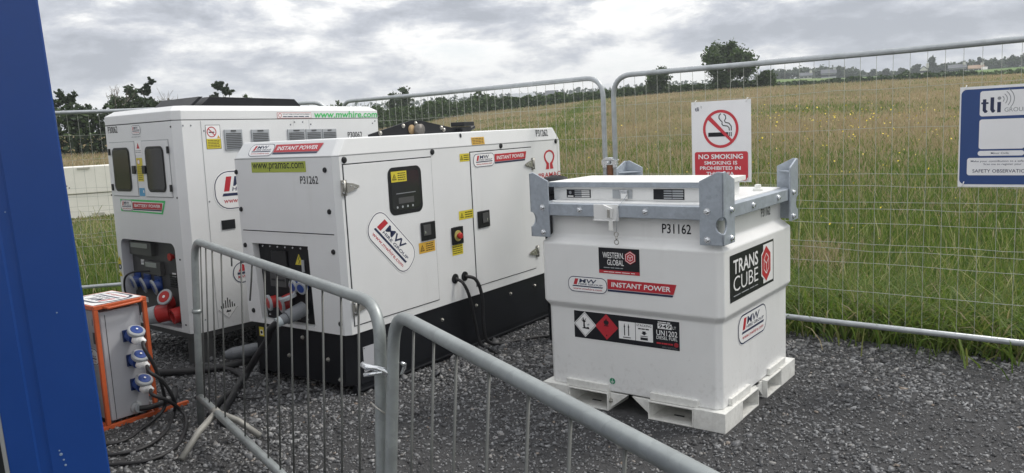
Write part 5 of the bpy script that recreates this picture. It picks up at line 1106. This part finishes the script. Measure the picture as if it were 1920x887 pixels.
    mb = MB(); mb.tube([-rt*.026+toc*.008+Vector((0, 0, .024)), -rt*.012+toc*.024+Vector((0, 0, .012)), rt*.012+toc*.026+Vector((0, 0, -.008)), rt*.024+toc*.022+Vector((0, 0, -.024)), rt*.024+toc*.022+Vector((0, 0, -.045))], .003, STEEL, 6); mb.build('wire', t)
make_barriers()

# ------------------------------------------------------------------ orange framed distribution box and its leads
def make_distribution():
    A = (-2.408, 4.455); t = thing('distribution_box', 'grey socket cabinet in an orange steel frame beside the blue wall', 'power box', (A[0], A[1], 0), R(52.0))
    # local x along the socket face, +y into the box
    s = .024; mb = MB(); X0, X1, Y0, Y1, Z1 = .010, .322, 0, .42, .735
    for x in (X0, X1-s):
        for y in (Y0, Y1-s): mb.box(x, x+s, y, y+s, .026, Z1-s-.001, ORANGE)
    for y in (Y0, Y1-s): mb.box(-.10, .52, y, y+s, 0, .025, ORANGE); mb.box(X0, X1, y, y+s, Z1-s, Z1, ORANGE)
    for x in (X0, X1-s): mb.box(x, x+s, s+.001, Y1-s-.001, Z1-s, Z1, ORANGE); mb.box(x, x+s, s+.001, Y1-s-.001, .0, .025, ORANGE)
    mb.box(X0+s, X1-s, s, Y1-s, Z1-.008, Z1-.003, ORANGE); mb.build('frame', t, .003)
    mb = MB(); mb.tube([(.065, -.004, .722), (.085, -.025, .715), (.27, -.025, .720), (.29, -.004, .726)], .008, ORANGE, 8); mb.build('handle', t)
    mb = MB(); mb.box(.052, .288, .03, .40, .035, .690, GREYPNL); cab = mb.build('cabinet', t, .006)
    mb = MB(); mb.box(.0785, .0815, .0285, .0295, .040, .670, GAP); mb.build('door_seam', cab)
    k = Sticker((0, 0, Z1), (0, 1, 0), (-1, 0, 0), .001); k.xf(1, 0, 0, 1, 0, 0)
    k = Sticker((X0, Y0, Z1), (1, 0, 0), (0, 1, 0), .0015); k.rect(.012, .03, X1-X0-.012, Y1-.02, PLASTICW, 0); k.rot(90, .17, .215); firm_badge(k, -.165, -.115, .165, .115, 0); k.build('hire_label', t)
    k = Sticker((.052, 0, 0), (0, -1, 0), (0, 0, 1), .0015); firm_badge(k, -.34, .36, -.10, .46); k.build('hire_label', cab)
    k = Sticker((.052, 0, 0), (0, -1, 0), (0, 0, 1), .0015); k.text('15A', -.13, .60, -.05, .64, NAVY, 1); k.build('rating_label', cab)
    k = Sticker((.052, 0, 0), (0, -1, 0), (0, 0, 1), .0015); k.rect(-.14, .49, -.06, .56, DARK, 1); k.build('side_label', cab)
    socks = ((.205, .525), (.212, .374), (.219, .224))
    for x, z in socks:
        mb = MB(); mb.box(x-.038, x+.03, .020, .0295, z-.040, z+.032, mat('dark_blue_plastic', (.008, .022, .09), .4)); fl = mb.build('power_socket', t, .003)
        mb = MB(); ax = Vector((.05, -.52, .85)); p = Vector((x+.012, -.035, z+.012)); mb.lathe((x+.002, .02, z), (.12, -.95, -.25), [(0, .036), (.05, .040)], BLUEP, 20); mb.build('socket_body', fl)
        mb = MB(); mb.lathe(p, ax, [(0, .047), (.006, .050), (.022, .050), (.027, .044)], GREYP, 24); mb.lathe(p+ax.normalized()*.0275, ax, [(0, .036), (.002, .035)], BLUEP, 20); k_ = p+ax.normalized()*.0305; mb.lathe(k_+Vector((.0, -.004, .004)), ax, [(0, .007), (.001, .006)], PLASTICW, 8); mb.build('socket_lid', fl)
    mb = MB(); mb.lathe((.20, .0295, .075), (0, -1, 0), [(0, .036), (.012, .036), (.02, .026), (.04, .024)], GREYP, 18); mb.build('cable_gland', t)
    # leads
    M = t.matrix_basis; a = R(52); c_, s_ = math.cos(a), math.sin(a)
    def W(x, y, z): return Vector((A[0]+x*c_-y*s_, A[1]+x*s_+y*c_, z))
    def lead(label, start, pts, r, col=RUBBER, plug=True, group='cables in the yard', name='power_lead', plugcol=GREYP):
        o = start; th_ = thing(name, label, 'cable', o, 0, group)
        # smooth curve through the points
        P_ = [start]+[Vector(p) for p in pts]; Q = []
        for i in range(len(P_)-1):
            p0 = P_[max(i-1, 0)]; p1 = P_[i]; p2 = P_[i+1]; p3 = P_[min(i+2, len(P_)-1)]
            for j in range(8):
                u = j/8; Q.append(.5*((2*p1)+(-p0+p2)*u+(2*p0-5*p1+4*p2-p3)*u*u+(-p0+3*p1-3*p2+p3)*u**3))
        Q.append(P_[-1]); mb = MB(); mb.tube([q-o for q in Q], r, col, 8); mb.build('cable', th_)
        return th_
    ends = [[(-2.17, 4.53, .46), (-2.137, 4.56, .343), (-2.121, 4.60, .184), (-2.15, 4.64, .05), (-2.188, 4.403, .014), (-2.212, 4.248, .014), (-2.32, 4.20, .014), (-2.50, 4.22, .014), (-2.75, 4.30, .014)],
            [(-2.135, 4.49, .33), (-2.085, 4.54, .25), (-2.06, 4.60, .11), (-2.10, 4.66, .016), (-2.022, 4.357, .014), (-2.047, 4.131, .014), (-2.2, 4.05, .014), (-2.5, 4.05, .014), (-2.8, 4.12, .014)],
            [(-2.125, 4.47, .20), (-2.067, 4.53, .14), (-2.04, 4.62, .05), (-1.985, 4.56, .014), (-1.90, 4.32, .014), (-1.867, 4.095, .014), (-1.946, 3.951, .014), (-2.15, 3.92, .014), (-2.5, 3.90, .014), (-2.8, 3.95, .014)]]
    labs = ('black lead from the top blue socket of the orange framed box', 'black lead from the middle blue socket of the orange framed box', 'black lead from the bottom blue socket of the orange framed box')
    for (x, z), pts, lab in zip(socks, ends, labs):
        st = W(x+.030, -.075, z-.035)
        th_ = lead(lab, st, pts, .0105)
        d = Vector((c_*.55+s_*.7, s_*.55-c_*.7, -.45)).normalized(); mb = MB(); mb.lathe(-d*.055, d, [(0, .030), (.02, .036), (.035, .034), (.045, .024), (.07, .013)], PLASTICW, 18); mb.build('plug', th_)
    lead('thick black lead leaving the lowest gland of the orange framed box', W(.20, -.01, .075), [W(.26, -.03, .07), W(.36, .0, .06), W(.48, .10, .03), W(.60, .30, .02)], .017)
    lead('heaviest black cable hanging from the grey plug of the generator end', Vector((-1.50, 4.95, .485)), [(-1.57, 4.99, .43), (-1.646, 5.119, .3175), (-1.730, 5.155, .21), (-1.825, 5.20, .085), (-1.85, 5.09, .03), (-1.81, 4.82, .027), (-1.79, 4.62, .027), (-1.74, 4.48, .027), (-1.70, 4.40, .027)], .024)
    lead('thick black cable lying from behind the orange box towards the generator', Vector((-2.95, 5.35, .03)), [(-2.60, 5.48, .03), (-2.30, 5.50, .03), (-2.05, 5.62, .03), (-1.90, 5.85, .04), (-1.80, 6.1, .06)], .028)
    lead('black cable curling along the gravel beside the barrier post', Vector((-2.35, 5.65, .02)), [(-2.10, 5.55, .02), (-1.93, 5.38, .02), (-1.86, 5.16, .02), (-1.86, 4.98, .025), (-1.87, 4.78, .03), (-1.84, 4.55, .03)], .02)
    lead('thin black cord trailing on the gravel in front of the generator corner', Vector((-1.86, 4.96, .015)), [(-1.70, 4.88, .012), (-1.55, 4.93, .012), (-1.40, 4.98, .012), (-1.28, 4.96, .012)], .006)
    ga = R(-35.27); gc, gs = math.cos(ga), math.sin(ga)
    def G(x, y, z): return Vector((-1.041+x*gc-y*gs, 4.822+x*gs+y*gc, z))
    lead('black lead from the left hole in the long generator side', G(.005, 1.063, .569), [G(.05, 1.09, .535), G(.065, 1.14, .42), G(.062, 1.19, .22), G(.075, 1.22, .06), G(.13, 1.25, .012), G(.25, 1.18, .012)], .012)
    lead('black lead from the right hole in the long generator side', G(.005, 1.174, .567), [G(.06, 1.23, .535), G(.075, 1.275, .40), G(.07, 1.28, .20), G(.08, 1.30, .06), G(.13, 1.40, .012), G(.24, 1.62, .012), G(.35, 1.75, .012), G(.5, 1.85, .012), G(.75, 1.9, .012)], .013)
    # grey plugs
    t2 = thing('power_plug', 'large grey plug pushed into the red socket of the generator end', 'plug', Vector((-1.50, 4.95, .485)), 0)
    d = Vector((.116, .115, .045)); mb = MB(); mb.lathe(Vector((0, 0, 0)), d, [(0, .028), (.03, .034), (.05, .034), (.052, .045), (.12, .047), (.19, .049)], GREYD, 20); mb.build('plug_body', t2)
    mb = MB(); mb.lathe(-d.normalized()*.02, d, [(0, .03), (.03, .033)], mat('clear_grey_gland', (.45, .5, .52), .3), 16); mb.build('gland', t2)
    bq = R(-38.91); bc, bs_ = math.cos(bq), math.sin(bq)
    def B(x, y, z): return Vector((-2.368+x*bc-y*bs_, 5.719+x*bs_+y*bc, z))
    p0 = B(-.52, -.10, .335); t3 = thing('power_plug', 'fat grey and red plug in the battery cabinet socket bay', 'plug', p0, 0); d = B(-.37, .03, .365)-p0
    mb = MB(); mb.lathe((0, 0, 0), d, [(0, .045), (.02, .062), (.10, .070), (.11, .072)], GREYP, 20); mb.build('plug_body', t3); mb = MB(); mb.lathe(d.normalized()*.112, d, [(0, .068), (.10, .066)], REDP, 20); mb.build('collar', t3)
    p0 = Vector((-1.98, 5.72, .10)); t4 = thing('cable_coupler', 'grey cable coupler with red ring lying under the battery cabinet', 'plug', p0, 0); d = Vector((.30, .12, .02)); mb = MB(); mb.lathe(-d*.5, d, [(0, .03), (.05, .046), (.20, .048), (.25, .044)], GREYD, 18); mb.build('plug_body', t4); mb = MB(); mb.lathe(d*.5-d.normalized()*.06, d, [(0, .050), (.03, .050)], REDP, 18); mb.build('collar', t4)
    lead('black lead looping out of the battery cabinet socket bay', B(-.66, .05, .655), [B(-.78, -.02, .65), B(-.90, -.03, .60), B(-.955, -.02, .50), B(-.96, 0, .38), B(-.95, -.05, .25), B(-.9, -.2, .03)], .008)
make_distribution()

# ------------------------------------------------------------------ blue cabin, covered post, stored box, weeds
def make_others():
    cp = Vector((-1.044, 1.894, 0)); ang = math.atan2(-.52, -.854)   # local x runs left from the corner, local +y = away from the camera
    t = thing('site_cabin', 'dark blue painted steel cabin wall filling the left edge', 'cabin', cp, ang)
    Rm = Matrix.Rotation(R(-1.5), 3, Vector((-.487, .873, 0))) @ Matrix.Rotation(ang, 3, 'Z'); t.rotation_euler = Rm.to_euler(); t.location = Vector((cp.x, cp.y, 1.415))-Rm @ Vector((0, 0, 1.415))   # stands a little out of plumb
    H = 2.6; mb = MB()
    # profile in plan: corner post, shallow fold, flat panel; local +y is towards the camera here
    prof = [(0, 0), (.004, .003), (.119, .003), (.124, 0), (.144, 0), (.149, .003), (.205, .003)]
    back = [(.205, -.08), (0, -.08)]
    mb.prism(prof+back, .06, H, CABINBLUE, 'z'); mb.build('corner_post', t)
    mb = MB()
    for a_, z_, r_ in ((.098, .905, .004), (.094, .89, .0025), (.092, .876, .003), (.10, .915, .002), (.06, 1.25, .002), (.13, 1.5, .0015)): mb.lathe((a_, .0032, z_), (0, 1, 0), [(0, r_), (.0006, r_*.8)], mat('pale_paint_chip', (.20, .27, .38), .6), 6)
    mb.build('paint_chips', t)
    mb = MB(); mb.box(.2055, .214, -.06, .006, .06, H, ALU); mb.build('door_trim', t)
    mb = MB(); mb.box(.217, 1.0, -.08, -.05, .06, H-.3, mat('doorway_painted_shade', (.008, .01, .014), .5)); mb.build('doorway', t)  # near-black sheet in the opening; the dark inside is painted
    mb = MB(); mb.box(1.002, 2.4, -.08, .0, .06, H, CABINBLUE); mb.box(.217, 1.0, -.08, .0, H-.298, H, CABINBLUE); mb.build('wall', t)
    mb = MB(); mb.box(0, .03, -5.0, -.082, .06, H, GREYPNL); mb.box(.0, 2.4, -5.0, -.0, H+.002, H+.05, GREYPNL); mb.build('side_wall', t)  # unseen side and roof, greyed to keep blue reflections off the battery cabinet
    p = Vector((.345, 5.95, 0)); t = thing('covered_post', 'black hooded post behind the left bracket of the white tank', 'post', p, R(-35))
    mb = MB(); mb.box(-.085, .085, -.05, .05, 0, 1.13, BLACK); mb.build('post', t, .01)
    mb = MB(); rings = []
    for z, r in ((1.12, .09), (1.15, .125), (1.20, .12), (1.245, .085), (1.262, .03)): rings.append([((r*1.05+random.gauss(0, .006))*math.cos(a), (r*.8+random.gauss(0, .006))*math.sin(a), z+random.gauss(0, .004)) for a in [2*math.pi*k/14 for k in range(14)]])
    mb.loft(rings, BLACK, True, True); mb.build('hood', t)
    x, y = polar(-28.1, 17.8); z = gz(x, y); t = thing('storage_box', 'low cream white panelled box in the grass left of the battery cabinet', 'box', (x, y, z-.02), R(31))
    mb = MB(); mb.box(-.75, 1.1, 0, .7, 0, .48, CREAM); mb.build('body', t, .012); mb = MB(); mb.box(-.77, 1.12, -.02, .72, .49, 1.02, CREAM); lid = mb.build('lid', t, .015)
    for xx, zz in ((-.05, .965), (.12, .06)):
        mb = MB(); mb.box(xx, xx+.22, -.035, -.021, zz, zz+.035, mat('dull_handle', (.42, .41, .36), .5)); mb.build('handle', t)
    mb = MB()
    for q in ((-.28, .60), (-.22, .62), (-.26, .66)): mb.lathe((q[0], -.021, q[1]), (0, -1, 0), [(0, .012), (.004, .01)], GAP, 8)
    mb.build('rivets', lid)
    # broad leaved dock behind the right hand fence panel
    LM = leaf_mat('dock_leaf', (.06, .13, .022), .2, .3)
    for lab, cx, cy, n, sc in (('broad leaved green dock plant growing right behind the right fence panel', 3.18, 6.02, 16, 1.), ('smaller broad leaved dock plant by the fence under the blue board', 3.30, 5.55, 10, .8), ('leafy dock plant standing behind the fence just right of the tank', 2.72, 6.55, 11, .8)):
        t = thing('dock_plant', lab, 'plant', (cx, cy, gz(cx, cy)), 0); mb = MB()
        for k in range(n):
            a = random.uniform(0, 6.28); L_ = random.uniform(.22, .42)*sc; up = random.uniform(.35, 1.1); w = L_*.17
            pts = []; 
            for u in (0, .25, .5, .75, 1.): pts.append(Vector((math.cos(a)*L_*u, math.sin(a)*L_*u, L_*up*(u-.55*u*u)+.04)))
            sd = Vector((-math.sin(a), math.cos(a), .15)); ws = (.15, .8, 1, .7, .05); V = []
            for p_, ww in zip(pts, ws): V += [p_-sd*w*ww+Vector((0, 0, w*ww*.35)), p_, p_+sd*w*ww+Vector((0, 0, w*ww*.35))]
            F = []
            for i in range(4): F += [(3*i, 3*i+1, 3*i+4, 3*i+3), (3*i+1, 3*i+2, 3*i+5, 3*i+4)]
            mb.add(V, F, LM, True)
        mb.build('leaves', t)
        mb = MB()
        for k in range(3): mb.tube([(0, 0, 0), (random.gauss(0, .03), random.gauss(0, .03), .2*sc), (random.gauss(0, .07), random.gauss(0, .07), random.uniform(.35, .5)*sc)], [.006, .004, .002], leaf_mat('dock_stem', (.12, .11, .04), .2, .1), 5)
        mb.build('stems', t)
make_others()
